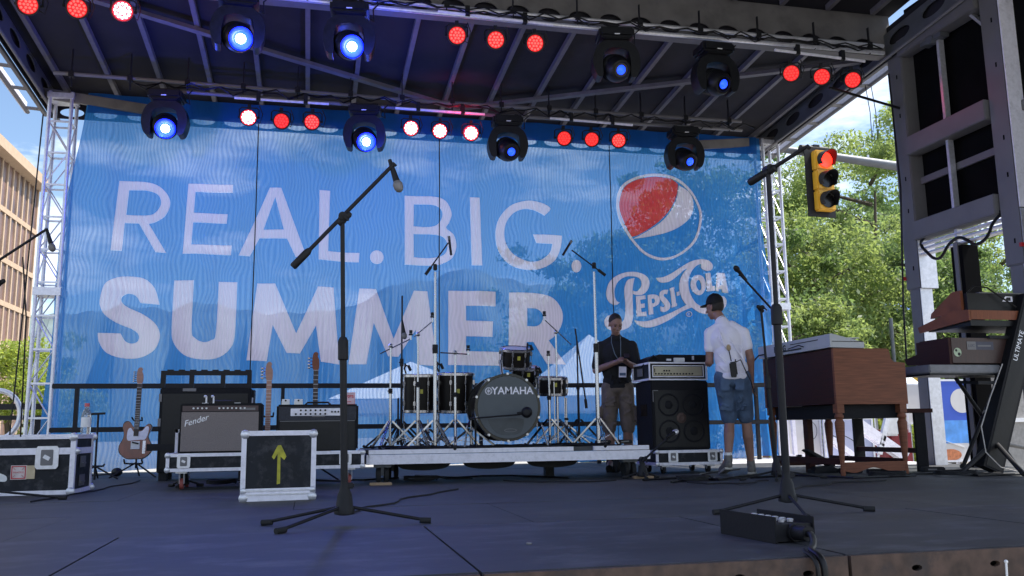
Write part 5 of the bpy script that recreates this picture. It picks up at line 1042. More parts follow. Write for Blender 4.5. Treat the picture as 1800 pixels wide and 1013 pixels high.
# lowest grey slab
zc = zz(1690, 656, Yk); t = thing('grey_keyboard', 'flat grey keyboard seen from below, lowest of the right stack', 'keyboard', (YP(1650, 650, Yk).x, Yk, zc))
MB().bb((-.10, 0, 0), (1.2, .42, .08), .01).build('case', M.setdefault('gk', pm('grey case', (.19, .19, .21), .5)), t); MB().bb((-.09, .01, -.02), (1.1, .40, -.001)).build('underside', 'black', t)
zc2 = zc+.085; zt2 = zz(1690, 594, Yk)
xk = YP(1668, 615, Yk).x
t = thing('organ_module', 'dark brown wooden organ keyboard with a small label and a round sticker', 'keyboard', (xk, Yk, zc2)); H = zt2-zc2
MB().bb((.03, .002, .01), (1.3, .5, H-.004)).build('body', 'wood_d', t)
MB().bb((.03, -.004, .012), (1.3, .001, H)).build('back_board', M.setdefault('wd2', pm('brown stained wood', (.055, .028, .024), .45, 0, .2, 6, .02, stretch=(10, 1, 1))), t)
MB().prism([(0, 0), (.62, .03), (.66, .10), (.60, .10), (.46, .13), (.44, H-.03), (.40, H), (0, H)], .028, Y_, Z_, X_, (0, 0, 0)).build('end_cheek', 'wood_d', t)
lb = MB().bb((.20, -.006, H*.55), (.50, -.0042, H*.86)).build('label', M.setdefault('lblue', pm('dark slate label', (.05, .05, .08), .5)), t); MB().bb((.20, -.0075, H*.55), (.30, -.0062, H*.86)).build('label_logo', 'alu_dull', lb); text_mesh('LUC', .04, (.25, -.008, H*.70), X_, Z_, .0005).build('lettering', 'lblue', lb); text_mesh('KeyConnect', .035, (.40, -.008, H*.70), X_, Z_, .0005).build('lettering', 'alu_dull', lb) if 0 else MB().bb((.32, -.0075, H*.67), (.47, -.0062, H*.73)).build('label_line', 'alu_dull', lb)
st = MB().cyl((.09, -.0045, H*.45), (.09, -.006, H*.45), .042, n=24).build('sticker', M.setdefault('sg', pm('pale green sticker', (.45, .55, .38), .5)), t); MB().ball((.075, -.0065, H*.52), .013, (1, .1, 1)).ball((.105, -.0065, H*.38), .016, (1, .1, 1)).build('sticker_print', 'black', st)
# upper tier
Yt = 7.18; x1 = YP(1703, 555, Yt).x; z2 = zz(1703, 561, Yt); z3 = zz(1703, 545, Yt)
t = thing('wooden_keyboard_shelf', 'orange wooden edged keyboard shelf on the upper tier at the right', 'shelf', (x1, Yt, z2-.06))
MB().bb((.02, .0, .06), (1.2, .02, .06+z3-z2)).build('rear_edge', 'wood_o', t); MB().prism([(0, .05), (.72, -.0), (.74, .06), (.20, .17), (0, .15)], .025, Y_, Z_, X_, (0, 0, 0)).build('end_cheek', 'wood_o', t); MB().bb((.03, .021, .0), (1.2, .62, .055)).build('body', 'black', t)
Yz = 7.2; xz = YP(1704, 530, Yz).x; z4 = zz(1704, 548, Yz); z5 = zz(1704, 517, Yz)
t = thing('synthesizer', 'black synthesizer with orange wooden ends, topmost at the right edge', 'keyboard', (xz, Yz+.03, z4+.015)); H = z5-z4
MB().prism([(.05, 0), (.50, -.02), (.48, .03), (.16, H+.03), (.05, H+.03)], .03, Y_, Z_, X_, (-.03, 0, 0)).build('wood_end', 'wood_o', t)
MB().prism([(0, 0), (.46, -.0), (.44, .05), (.12, H), (0, H)], 1.1, Y_, Z_, X_, (.002, 0, 0)).build('body', 'black', t)
k_ = MB(); [k_.bb((.15+i*.022, -.002, H), (.168+i*.022, .05, H+.012)) for i in range(40)]; k_.build('knob_row', 'alu_dull', t)
lg = MB(); lg.prism([(.40, H*.55), (.52, H*.55), (.52, H*.85), (.44, H*.85)], .002, X_, Z_, -Y_, (0, -.001, 0), [[(.43, H*.60), (.50, H*.60), (.50, H*.80), (.455, H*.80)]]); lg.build('maker_mark', 'alu_white', t)
MB().tube([(.03, .03, H), (.10, .0, H+.07), (.22, -.03, H+.05), (.36, -.05, H-.05), (.5, -.06, H-.14)], .008, 6).build('cable', 'black', t)
p = [YP(1762, 640, 7.05), YP(1740, 700, 7.05), YP(1725, 750, 7.05), YP(1733, 795, 7.05), YP(1760, 822, 7.05), ZP(1800, 832, .01)]
single(MB().tube([(v.x, v.y, max(v.z, .01)) for v in p], .0055, 6), 'white_cable', M.setdefault('greyc', pm('pale grey cable', (.45, .42, .40))), 'pale cable looping down beside the black leaning column', 'cable', p[-1], smooth=True)

# ================================================================== SNAKE BOX AND FLOOR CLUTTER
p0, p1, p2 = ZP(1268, 938), ZP(1366, 957), ZP(1427, 948)
ang = math.atan2((p0-p1).y, (p0-p1).x); Ls = (p0-p1).length; Wd = (p2-p1).length*.76
t = thing('stage_snake_box', 'black metal stage connection box with rows of silver sockets near the front edge', 'connection box', p1, ang)
# local x runs from the cable end to the far end; local -y is the side away from the viewer's left
sgn = -1
MB().bb((0, -.004, 0), (Ls, .004, .104), .002).build('side_plate', 'black_metal', t); MB().bb((0, sgn*Wd-.004, 0), (Ls*.96, sgn*Wd+.004, .100), .002).build('side_plate', 'black_metal', t)
MB().bb((.012, sgn*Wd+.005, .006), (Ls-.01, -.005, .074)).build('box_body', 'black_metal', t)
m = MB()
for i in range(6):
    for j in range(3): m.lathe([(0, .003), (.012, .003), (.014, .014), (.011, .016), (.010, .004)], (.06+i*.05, sgn*(.026+j*.042), .074), Z_, 14)
m.build('sockets', 'alu', t)
MB().cyl((.012, sgn*Wd*.5, .042), (-.075, sgn*Wd*.5, .045), .030, .026, 20).build('multipin_connector', 'void_black', t, smooth=True); MB().cyl((.010, sgn*Wd*.5, .042), (-.006, sgn*Wd*.5, .042), .036, n=20).cyl((-.006, sgn*Wd*.5, .042), (-.072, sgn*Wd*.5, .0445), .0305, .0268, n=20).cyl((-.072, sgn*Wd*.5, .045), (-.082, sgn*Wd*.5, .045), .029, n=20).build('connector_rings', 'black_metal', t, smooth=True)
c0 = t.matrix_basis @ Vector((-.08, sgn*Wd*.5, .045)); E1 = ZP(1432, 962, .02); E2 = ZP(1440, 985, .012); print('C0', c0, E1, E2)
e = ZP(1436, 975); xq = YP(1436, 975, 2.93).x; eg = Vector((xq, 2.965, .014)); pts = [c0, c0.lerp(eg, .2)+Vector((.012, 0, .006)), c0.lerp(eg, .5)+Vector((.016, 0, 0)), c0.lerp(eg, .8)+Vector((.008, 0, 0)), eg, Vector((xq-.008, 2.885, -.012)), Vector((xq-.008, 2.872, -.12)), Vector((xq-.008, 2.865, -.6))]
sm = []; P_l = [pts[0]]+pts+[pts[-1]]
for i in range(1, len(P_l)-2):
    for j in range(6):
        s = j/6; a0, a1, a2, a3 = P_l[i-1:i+3]; sm.append(.5*((2*a1)+(a2-a0)*s+(2*a0-5*a1+4*a2-a3)*s*s+(3*a1-a0-3*a2+a3)*s**3))
single(MB().tube(sm, .0125, 10), 'snake_cable', 'black', 'thick dark cable from the connection box over the front edge of the stage', 'cable', c0, smooth=True)
single(MB().tube([v+Vector((-.028, -.004, .0)) for i, v in enumerate(sm[22:])], .008, 8), 'snake_cable', 'black', 'second thinner cable hanging beside the thick one over the front edge', 'cable', sm[22], smooth=True)
fc = [((1130, 846), (1200, 842), (1262, 846), (1330, 836), 'black cable on the floor in front of the bass speaker'), ((1320, 842), (1400, 838), (1500, 842), (1610, 838), 'black cable along the floor in front of the brown organ legs'), ((1600, 836), (1660, 832), (1720, 838), (1795, 836), 'black cable on the floor below the keyboard stack'), ((730, 838), (800, 842), (900, 838), (1000, 842), 'black cable lying on the floor under the drum riser'), ((548, 846), (600, 848), (640, 846), (700, 842), 'black cable running from the amplifiers under the riser'), ((1180, 850), (1230, 843), (1250, 832), (1300, 826), 'black cable behind the heel of the man in white')]
for a0, a1, a2, a3, lab in fc:
    P = [ZP(*v) for v in (a0, a1, a2, a3)]; pp = [P[0].lerp(P[1], .5), P[1], P[1].lerp(P[2], .5)+Vector((0, .12, 0)), P[2], P[3]]; single(MB().tube([(v.x, v.y, .011) for v in [P[0]]+pp], .010, 6), 'floor_cable', 'black', lab, 'cable', P[0], smooth=True)
for cx0, cy0, rr, lab in ((1560, 838, .16, 'coil of black cable on the floor under the brown organ'), (1680, 836, .18, 'coil of black cable on the floor below the folding keyboard stand'), (1218, 846, .14, 'coil of black cable by the heel of the man in white'), (740, 846, .15, 'coil of black cable under the left half of the drum riser'), (390, 852, .12, 'coil of black cable below the speckled amplifier tray')):
    v = ZP(cx0, cy0); pts = []
    for i in range(60): a_ = i*.42; pts.append((v.x+rr*math.cos(a_)*(1+.12*math.sin(i*1.7)), v.y+rr*math.sin(a_)*(1+.1*math.cos(i*1.3)), .010+.0006*i+.004*math.sin(i)))
    pts += [(v.x+rr+.1, v.y+.1, .01), (v.x+rr+.35, v.y+.05, .01)]; single(MB().tube(pts, .007, 5), 'cable_coil', 'rubber', lab, 'cable', (v.x, v.y, 0), smooth=True, group='coils of cable on the stage floor')
for i, (P0_, P1_, P2_, lab) in enumerate((((1395, 862), (1440, 850), (1560, 846), 'thin cable trailing from the right front stand toward the organ'), ((610, 905), (700, 880), (800, 862), 'thin cable trailing from the centre stand toward the drum riser'), ((880, 846), (960, 852), (1080, 846), 'thin cable lying in front of the drum riser under the bass drum'), ((1350, 846), (1300, 856), (1210, 850), 'thin cable trailing from the organ microphone stand to the left'), ((60, 884), (150, 868), (250, 846), 'thin cable on the floor behind the left flight case corner'))):
    A0, A1, A2 = ZP(*P0_), ZP(*P1_), ZP(*P2_); pts = [A0.lerp(A1, s).lerp(A1.lerp(A2, s), s)+Vector((.03*math.sin(s*19+i), .05*math.sin(s*13), 0)) for s in [k/14 for k in range(15)]]
    single(MB().tube([(v.x, v.y, .008) for v in pts], .006, 5), 'thin_cable', 'rubber', lab, 'cable', A0, smooth=True)
for px, py, lab in ((1640, 830, 'small black power box by the foot of the rear column'), (1545, 834, 'small black pedal under the brown organ'), (1495, 832, 'small dark pedal board between the organ legs')):
    v = ZP(px, py); t = thing('floor_box', lab, 'box', (v.x, v.y, 0), random.uniform(-.4, .4)); MB().bb((-.10, -.06, 0), (.10, .06, .05), .008).build('housing', 'black_metal', t); MB().bb((-.06, -.062, .02), (.02, -.060, .035)).build('plate', 'alu_dull', t)
v = ZP(930, 957); t = thing('bottle_cap', 'tiny pale bottle cap lying on the apron boards', 'cap', (v.x, v.y, .001)); MB().lathe([(0, .006), (.011, .006), (.012, .0), (.009, 0), (.009, .004)], n=14).build('disc', 'alu_dull', t)
# ================================================================== PEOPLE
def capsule(mb, a, b, r1, r2, sq=None):
    a = Vector(a); b = Vector(b)
    mb.ball(a, r1, u=20, v=12); mb.ball(b, r2, u=20, v=12); mb.cyl(a, b, r1, r2, n=20)
def ellb(mb, c, rx, ry, rz, rot=None): mb.ball(c, 1., (rx, ry, rz), rot, u=28, v=18)
def remesh(mb, name, mat, parent, voxel, smooth=3, label=None):
    me = bpy.data.meshes.new(name); mb.b.to_mesh(me); mb.b.free(); ob = bpy.data.objects.new('tmp', me); COL.objects.link(ob)
    md = ob.modifiers.new('r', 'REMESH'); md.mode = 'VOXEL'; md.voxel_size = voxel; md.use_smooth_shade = True
    if smooth: s_ = ob.modifiers.new('s', 'SMOOTH'); s_.factor = .5; s_.iterations = smooth
    bpy.context.view_layer.update(); m2 = bpy.data.meshes.new_from_object(ob.evaluated_get(bpy.context.evaluated_depsgraph_get()))
    bpy.data.objects.remove(ob); m2.name = name; m2.materials.clear(); m2.materials.append(M[mat]); m2.polygons.foreach_set('use_smooth', [True]*len(m2.polygons))
    o = bpy.data.objects.new(name, m2); COL.objects.link(o); o.parent = parent
    if label: o['label'] = label
    return o
def hand(mb, wrist, d, up, curl=.5, side=1):
    """palm, four bent fingers of unequal length and a thumb leaving the palm's side"""
    wrist = Vector(wrist); d = Vector(d).normalized(); up = (Vector(up)-d*Vector(up).dot(d)).normalized(); s = d.cross(up)*side
    palm = wrist+d*.045
    capsule(mb, wrist+d*.01-s*.012, wrist+d*.075-s*.022, .020, .015); capsule(mb, wrist+d*.01+s*.012, wrist+d*.075+s*.022, .020, .015); capsule(mb, wrist+d*.01, wrist+d*.078, .021, .016)
    for k, (o_, ln) in enumerate(((-.031, .060), (-.011, .074), (.010, .080), (.031, .070))):
        b_ = wrist+d*.082+s*o_; c1 = curl; a1 = d*math.cos(c1)-up*math.sin(c1); a2 = d*math.cos(c1*2.1)-up*math.sin(c1*2.1); a3 = d*math.cos(c1*2.8)-up*math.sin(c1*2.8)
        p1 = b_+a1*ln*.48; p2 = p1+a2*ln*.32; p3 = p2+a3*ln*.24
        capsule(mb, b_, p1, .0095, .0088); capsule(mb, p1, p2, .0088, .008); capsule(mb, p2, p3, .008, .007)
    t0 = wrist+d*.028+s*.026; t1 = t0+(d*.7+s*.65-up*.25).normalized()*.036; t2 = t1+(d*.95+s*.15-up*.35).normalized()*.028
    capsule(mb, t0, t1, .0125, .0105); capsule(mb, t1, t2, .0105, .008)
def head(mb, c, face, tilt_fwd=0., hairless=True, s=1.):
    """c = centre of the skull, face = horizontal facing direction"""
    f = Vector(face).normalized(); r = f.cross(Z_); rot = Matrix((r, f, Z_)).transposed() @ Matrix.Rotation(-tilt_fwd, 3, 'X')
    P = lambda x, y, z: Vector(c)+rot @ (Vector((x, y, z))*s)
    ellb(mb, P(0, -.012, .03), .074*s, .092*s, .088*s, rot); ellb(mb, P(0, .022, -.030), .058*s, .066*s, .082*s, rot); ellb(mb, P(0, .050, -.086), .030*s, .026*s, .024*s, rot)
    ellb(mb, P(0, .078, .022), .046*s, .014*s, .012*s, rot)      # brow
    capsule(mb, P(0, .084, .012), P(0, .106, -.026), .0085*s, .0135*s); ellb(mb, P(0, .090, -.030), .019*s, .012*s, .010*s, rot)
    ellb(mb, P(.036, .064, -.020), .024*s, .020*s, .022*s, rot); ellb(mb, P(-.036, .064, -.020), .024*s, .020*s, .022*s, rot)
    ellb(mb, P(0, .082, -.056), .024*s, .012*s, .0075*s, rot); ellb(mb, P(0, .080, -.067), .020*s, .012*s, .0075*s, rot)
    for q in (-1, 1): ellb(mb, P(q*.077, -.005, -.006), .008*s, .015*s, .026*s, rot); ellb(mb, P(q*.076, -.010, .010), .007*s, .014*s, .012*s, rot)
    return P, rot
def face_parts(P, rot, t, s=1.):
    m = MB()
    for q in (-1, 1): m.ball(P(q*.030, .078, .004), .0085*s, u=12, v=8)
    m.build('eyes', M.setdefault('eye', pm('dark eyes', (.05, .035, .03), .8, 0, 0, 5, 0)), t, smooth=True)
    m = MB()
    for q in (-1, 1): m.b.verts.index_update(); capsule(m, P(q*.016, .091, .022), P(q*.046, .078, .022), .003*s, .002*s)
    m.build('eyebrows', 'hair', t, smooth=True)
    m = MB(); capsule(m, P(-.020, .0905, -.0615), P(.020, .0905, -.0615), .0024*s, .0024*s); m.build('mouth_line', M.setdefault('lip', pm('lips', (.16, .06, .05), .5)), t, smooth=True)

# ---- man in the black polo: local x = picture right, local y = away from the viewer
def person(label, pos, view_deg): return thing('person', label, 'person', pos, -R(view_deg))
t = person('man in a black polo and brown shorts looking down at a phone in his hands', (3.30, 9.20, 0), 19.8); t.scale = (.94, .96, 1.0)
hipz, shz = .90, 1.425
B = MB()
hP, hR = None, None
ank = {-1: (-.105, .02, .09), 1: (.11, .00, .09)}; kn = {-1: (-.105, .0, .49), 1: (.105, -.01, .49)}; hip = {-1: (-.09, .02, .90), 1: (.09, .02, .90)}
for s in (-1, 1):
    capsule(B, hip[s], kn[s], .092, .058); capsule(B, kn[s], (kn[s][0], .03, .34), .056, .060); capsule(B, (kn[s][0], .03, .34), ank[s], .058, .040); capsule(B, ank[s], (ank[s][0]+s*.02, -.13, .045), .042, .032)
ellb(B, (0, .03, .96), .155, .115, .13); ellb(B, (0, .01, 1.10), .158, .125, .17); ellb(B, (0, .02, 1.28), .175, .115, .16)
capsule(B, (-.15, .02, 1.365), (.15, .02, 1.365), .058, .058); capsule(B, (0, .02, 1.40), (0, -.015, 1.52), .058, .050)
ell_ = {-1: (-.245, -.01, 1.10), 1: (.235, -.03, 1.11)}; wr = {-1: (.02, -.27, 1.175), 1: (.115, -.25, 1.165)}; sh_ = {-1: (-.182, .02, 1.355), 1: (.182, .02, 1.355)}
for s in (-1, 1):
    capsule(B, sh_[s], ell_[s], .050, .042); capsule(B, ell_[s], wr[s], .043, .027)
hand(B, wr[-1], (.85, -.25, .20), (.1, .3, 1), .55, -1); hand(B, wr[1], (-.35, -.6, .35), (.2, -.3, 1), .6, 1)
P, rt_ = head(B, (.0, -.045, 1.598), (.36, -1, 0), .38)
remesh(B, 'body', 'skin_dark', t, .0065, 2)
face_parts(P, rt_, t)
H_ = MB(); ellb(H_, P(0, -.020, .038), .0775, .0945, .087, rt_); 
b = H_.b; 
for n_, co in ((rt_ @ Vector((0, .75, -.66)), P(0, .055, .070)), (rt_ @ Vector((0, .25, -1)), P(0, -.03, -.012))):
    bmesh.ops.bisect_plane(b, geom=b.verts[:]+b.edges[:]+b.faces[:], plane_co=co, plane_no=n_, clear_outer=True)
bmesh.ops.holes_fill(b, edges=b.edges[:]); remesh(H_, 'hair', 'hair', t, .006, 2)
S1 = MB(); ellb(S1, (0, .03, .98), .172, .132, .11); ellb(S1, (0, .01, 1.10), .176, .142, .17); ellb(S1, (0, .02, 1.28), .192, .130, .16); capsule(S1, (-.06, .02, 1.405), (-.165, .02, 1.352), .068, .064); capsule(S1, (.06, .02, 1.405), (.165, .02, 1.352), .068, .064); capsule(S1, (0, .02, 1.40), (0, .0, 1.465), .075, .062)
ellb(S1, (0, .03, .91), .168, .132, .07)
for s in (-1, 1): capsule(S1, sh_[s], Vector(sh_[s]).lerp(Vector(ell_[s]), .82), .070, .062)
for _ in range(9): a_ = random.uniform(-.13, .13); z_ = random.uniform(.93, 1.2); capsule(S1, (a_, -.118+.3*a_*a_, z_), (a_+random.uniform(-.06, .06), -.118, z_+random.uniform(.03, .08)), .014, .008)
remesh(S1, 'polo_shirt', 'polo', t, .009, 2)
MB().lathe([(.062, 0), (.074, .0), (.070, .03), (.060, .032)], (0, .005, 1.447), Vector((0, -.25, 1)), 24).build('collar', 'polo', t, smooth=True)
S2 = MB(); ellb(S2, (0, .03, .90), .165, .13, .085)
for s in (-1, 1): capsule(S2, hip[s], (kn[s][0]*1.02, .01, .52), .102, .088); capsule(S2, (kn[s][0]*1.02, .01, .52), (kn[s][0]*1.04, .01, .47), .088, .080); S2.box((s*.205, .01, .62), (.03, .15, .17), Matrix.Rotation(-s*.05, 3, 'Y'), .01)
for _ in range(14): s = random.choice((-1, 1)); z_ = random.uniform(.46, .82); capsule(S2, (s*.10+random.uniform(-.07, .07), -.075, z_), (s*.10+random.uniform(-.07, .07), -.078, z_+random.uniform(-.06, .06)), .018, .010)
so_ = remesh(S2, 'cargo_shorts', 'khaki', t, .009, 2)
for s in (-1, 1):
    F = MB(); capsule(F, (ank[s][0], .05, .04), (ank[s][0]+s*.02, -.14, .038), .044, .040); F.bb((ank[s][0]-.05, -.18, 0), (ank[s][0]+.05, .09, .02)); capsule(F, (ank[s][0], .03, .06), (ank[s][0], .03, .20), .052, .058); remesh(F, 'boot', 'black_soft', t, .009, 1)
lan = MB(); lan.tube([(-.05, -.045, 1.47), (-.055, -.10, 1.40), (-.02, -.145, 1.27), (.045, -.19, 1.16)], .0045, 5).tube([(.05, -.045, 1.47), (.055, -.10, 1.40), (.05, -.145, 1.27), (.05, -.19, 1.16)], .0045, 5).build('lanyard', M.setdefault('lan', pm('grey blue ribbon', (.12, .16, .2))), t)
bd = MB().box((.065, -.205, 1.065), (.085, .004, .115), Matrix.Rotation(.05, 3, 'Y')).build('name_badge', M.setdefault('bdg', pm('pale badge', (.55, .52, .65), .4)), t); MB().box((.065, -.2085, 1.04), (.07, .002, .03)).build('badge_print', 'denim', bd)
ph = thing('phone', 'dark phone held in the hands of the man in the black polo', 'phone', t.matrix_basis @ Vector((.115, -.335, 1.225)), -R(19.8)); MB().box((0, 0, 0), (.062, .125, .009), Matrix.Rotation(.45, 3, 'X'), .003).build('casing', 'black_gloss', ph); MB().box((0, -.0045*0+.002, .006), (.056, .115, .001), Matrix.Rotation(.45, 3, 'X')).build('screen', 'black', ph)

# ---- man in white T-shirt seen from behind, mid step
t = person('man in a white shirt, dark cap and denim shorts seen from behind', (4.08, 8.02, 0), 27.5); t.scale = (.90, .92, 1.035)
B = MB()
hip = {-1: (-.085, .0, .90), 1: (.09, .02, .90)}; kn = {-1: (-.055, .10, .50), 1: (.125, .13, .51)}; ank = {-1: (-.085, -.05, .155), 1: (.150, .22, .10)}
for s in (-1, 1):
    capsule(B, hip[s], kn[s], .095, .058); m_ = Vector(kn[s]).lerp(Vector(ank[s]), .38)+Vector((0, -.012, 0)); capsule(B, kn[s], m_, .054, .058); capsule(B, m_, ank[s], .057, .036)
toe = {-1: (-.135, -.14+.22, .045), 1: (.165, .36, .045)}
toe[-1] = (-.16, .075, .045)
for s in (-1, 1): capsule(B, ank[s], toe[s], .038, .030)
ellb(B, (.0, .01, .97), .150, .120, .12); ellb(B, (-.015, .02, 1.10), .150, .115, .17); ellb(B, (-.045, .03, 1.28), .170, .112, .16)
capsule(B, (-.19, .03, 1.345), (.10, .02, 1.33), .048, .048); capsule(B, (-.055, .03, 1.40), (-.12, .07, 1.53), .060, .056)
sh_ = {-1: (-.222, .03, 1.345), 1: (.150, .02, 1.335)}; ell_ = {-1: (-.235, .04, 1.08), 1: (.205, .02, 1.10)}; wr = {-1: (-.25, .27, 1.10), 1: (.205, .14, .88)}
for s in (-1, 1): capsule(B, sh_[s], ell_[s], .050, .043); capsule(B, ell_[s], wr[s], .045, .028)
hand(B, wr[-1], (-.1, 1, -.05), (0, .05, 1), .35, 1); hand(B, wr[1], (.02, .25, -1), (-1, 0, 0), .35, 1)
P, rt_ = head(B, (-.155, .085, 1.605), (-.86, .50, 0), .12)
remesh(B, 'body', 'skin', t, .0065, 2); face_parts(P, rt_, t)
H_ = MB(); ellb(H_, P(0, -.022, .012), .079, .094, .085, rt_); b = H_.b
bmesh.ops.bisect_plane(b, geom=b.verts[:]+b.edges[:]+b.faces[:], plane_co=P(0, .01, 0), plane_no=rt_ @ Vector((0, 1, -.1)), clear_outer=True)
bmesh.ops.bisect_plane(b, geom=b.verts[:]+b.edges[:]+b.faces[:], plane_co=P(0, 0, -.045), plane_no=rt_ @ Vector((0, 0, -1)), clear_outer=True); bmesh.ops.holes_fill(b, edges=b.edges[:]); remesh(H_, 'hair', 'hair', t, .006, 2)
H_ = MB(); ellb(H_, P(0, -.012, .050), .087, .103, .092, rt_); b = H_.b
bmesh.ops.bisect_plane(b, geom=b.verts[:]+b.edges[:]+b.faces[:], plane_co=P(0, 0, .030), plane_no=rt_ @ Vector((0, .12, -1)), clear_outer=True); bmesh.ops.holes_fill(b, edges=b.edges[:])
ellb(H_, P(0, .105, .040), .066, .075, .010, rt_); H_.ball(P(0, -.01, .142), .009); remesh(H_, 'cap', 'black_soft', t, .006, 2)
S1 = MB(); ellb(S1, (.0, .01, 1.0), .178, .145, .13); ellb(S1, (-.015, .02, 1.12), .172, .138, .17); ellb(S1, (-.045, .03, 1.28), .190, .130, .16); capsule(S1, (-.10, .03, 1.40), (-.215, .03, 1.345), .066, .062); capsule(S1, (.02, .03, 1.40), (.135, .02, 1.335), .066, .062); capsule(S1, (-.05, .03, 1.39), (-.085, .045, 1.455), .085, .070); ellb(S1, (.005, .01, .92), .182, .15, .075)
for s in (-1, 1): e_ = Vector(sh_[s]).lerp(Vector(ell_[s]), .52); capsule(S1, sh_[s], e_, .062, .060)
for (a_, b__) in (((-.14, 1.30), (.08, 1.02)), ((-.02, 1.30), (.14, 1.06)), ((-.16, 1.16), (.0, .98)), ((-.17, 1.05), (-.03, .94)), ((.10, 1.22), (.15, .98)), ((-.10, 1.02), (.10, .94)), ((-.12, 1.40), (-.06, 1.2))):
    capsule(S1, (a_[0], -.098+.25*a_[0]**2, a_[1]), ((a_[0]+b__[0])/2, -.112, (a_[1]+b__[1])/2), .006, .010); capsule(S1, ((a_[0]+b__[0])/2, -.112, (a_[1]+b__[1])/2), (b__[0], -.122+.25*b__[0]**2, b__[1]), .010, .006)
remesh(S1, 't_shirt', 'tee', t, .008, 2)
MB().lathe([(.060, 0), (.064, .0), (.062, .010), (.058, .010)], (-.092, .050, 1.475), Vector((-.42, .25, 1)), 24).build('dark_neckline', 'black_soft', t, smooth=True)
S2 = MB(); ellb(S2, (0, .01, .90), .168, .140, .10)
for s in (-1, 1): e_ = Vector(hip[s]).lerp(Vector(kn[s]), .88); capsule(S2, hip[s], e_, .116, .088)
for _ in range(12): s = random.choice((-1, 1)); z_ = random.uniform(.58, .82); capsule(S2, (s*.09+random.uniform(-.07, .07), -.075+(.82-z_)*.25, z_), (s*.09+random.uniform(-.07, .07), -.078+(.82-z_)*.25, z_+random.uniform(-.04, .04)), .016, .009)
for s in (-1, 1): S2.box((s*.08, -.118, .84), (.11, .015, .12), None, .008)
remesh(S2, 'denim_shorts', 'denim', t, .009, 2)
for s in (-1, 1):
    F = MB(); a_ = Vector(ank[s]); to = Vector(toe[s]); hl = a_+Vector((0, -.035, -.055)); capsule(F, hl, to, .043, .040); capsule(F, a_+Vector((0, 0, -.02)), a_+Vector((0, 0, .015)), .046, .046); sh1 = remesh(F, 'sneaker', 'shoe', t, .009, 1)
    G = MB(); G.bar(hl+Vector((0, -.03, -.034)), to+Vector((0, .04, -.030)), .085, .020); G.build('sole', M.setdefault('sole', pm('pale rubber sole', (.35, .33, .30), .7)), sh1)
    MB().lathe([(.040, 0), (.043, .0), (.042, .045), (.038, .045)], a_+Vector((0, 0, .01)), (0, 0, 1), 18).build('sock', 'white', sh1, smooth=True)
rd = MB().box((.02, -.185, .985), (.075, .04, .135), Matrix.Rotation(-.1, 3, 'Y'), .012).box((.045, -.185, 1.06), (.012, .012, .03)).build('radio_pack', 'black', t); MB().box((.02, -.205, .935), (.06, .02, .06), None, .006).build('belt_clip', 'black', rd)
MB().tube([(.0, -.18, 1.06), (-.01, -.155, 1.12), (-.02, -.14, 1.17)], .006, 6).tube([(.05, -.19, 1.05), (.10, -.18, 1.07), (.14, -.16, .98), (.20, -.12, .86), (.23, -.05, .72), (.22, -.05, .64)], .006, 6).build('radio_cable', 'black', t, smooth=True)
MB().box((-.02, -.143, 1.19), (.045, .025, .06), None, .01).build('speaker_clip', M.setdefault('tanclip', pm('tan clip', (.35, .25, .14))), t)

# ================================================================== BACKGROUND
def leaf_mat(n_, col, tcol):
    m = bpy.data.materials.new(n_); m.use_nodes = True; n = m.node_tree; n.nodes.clear(); A = n.nodes.new; K = n.links.new
    o = A('ShaderNodeOutputMaterial'); g = A('ShaderNodeNewGeometry'); cr = A('ShaderNodeValToRGB')
    cr.color_ramp.elements[0].color = tuple(c*.30 for c in col)+(1,); cr.color_ramp.elements[1].color = tuple(c*1.5 for c in col)+(1,)
    tq = A('ShaderNodeTexCoord'); nq = A('ShaderNodeTexNoise'); nq.inputs['Scale'].default_value = .9; nq.inputs['Detail'].default_value = 3; K(tq.outputs['Object'], nq.inputs[0])
    mq = A('ShaderNodeMath'); mq.operation = 'MULTIPLY_ADD'; mq.inputs[1].default_value = 3.2; mq.inputs[2].default_value = -1.35; K(nq.outputs[0], mq.inputs[0])  # noise darkens clumps: leaf variety plus shading put into the colour
    m3 = A('ShaderNodeMath'); m3.operation = 'MULTIPLY_ADD'; m3.inputs[1].default_value = .45; K(g.outputs['Random Per Island'], m3.inputs[0]); K(mq.outputs[0], m3.inputs[2]); K(m3.outputs[0], cr.inputs[0])
    d = A('ShaderNodeBsdfPrincipled'); d.inputs['Roughness'].default_value = .55; K(cr.outputs[0], d.inputs['Base Color']); tl = A('ShaderNodeBsdfTranslucent'); tl.inputs[0].default_value = tcol+(1,)
    mx_ = A('ShaderNodeMixShader'); mx_.inputs[0].default_value = .45; K(d.outputs[0], mx_.inputs[1]); K(tl.outputs[0], mx_.inputs[2]); K(mx_.outputs[0], o.inputs[0]); return m
M['leaf_a'] = leaf_mat('sunlit leaves', (.13, .195, .06), (.40, .50, .14)); M['leaf_b'] = leaf_mat('deep green leaves', (.09, .145, .055), (.25, .37, .11)); M['leaf_c'] = leaf_mat('yellow green leaves', (.20, .28, .05), (.50, .58, .09))
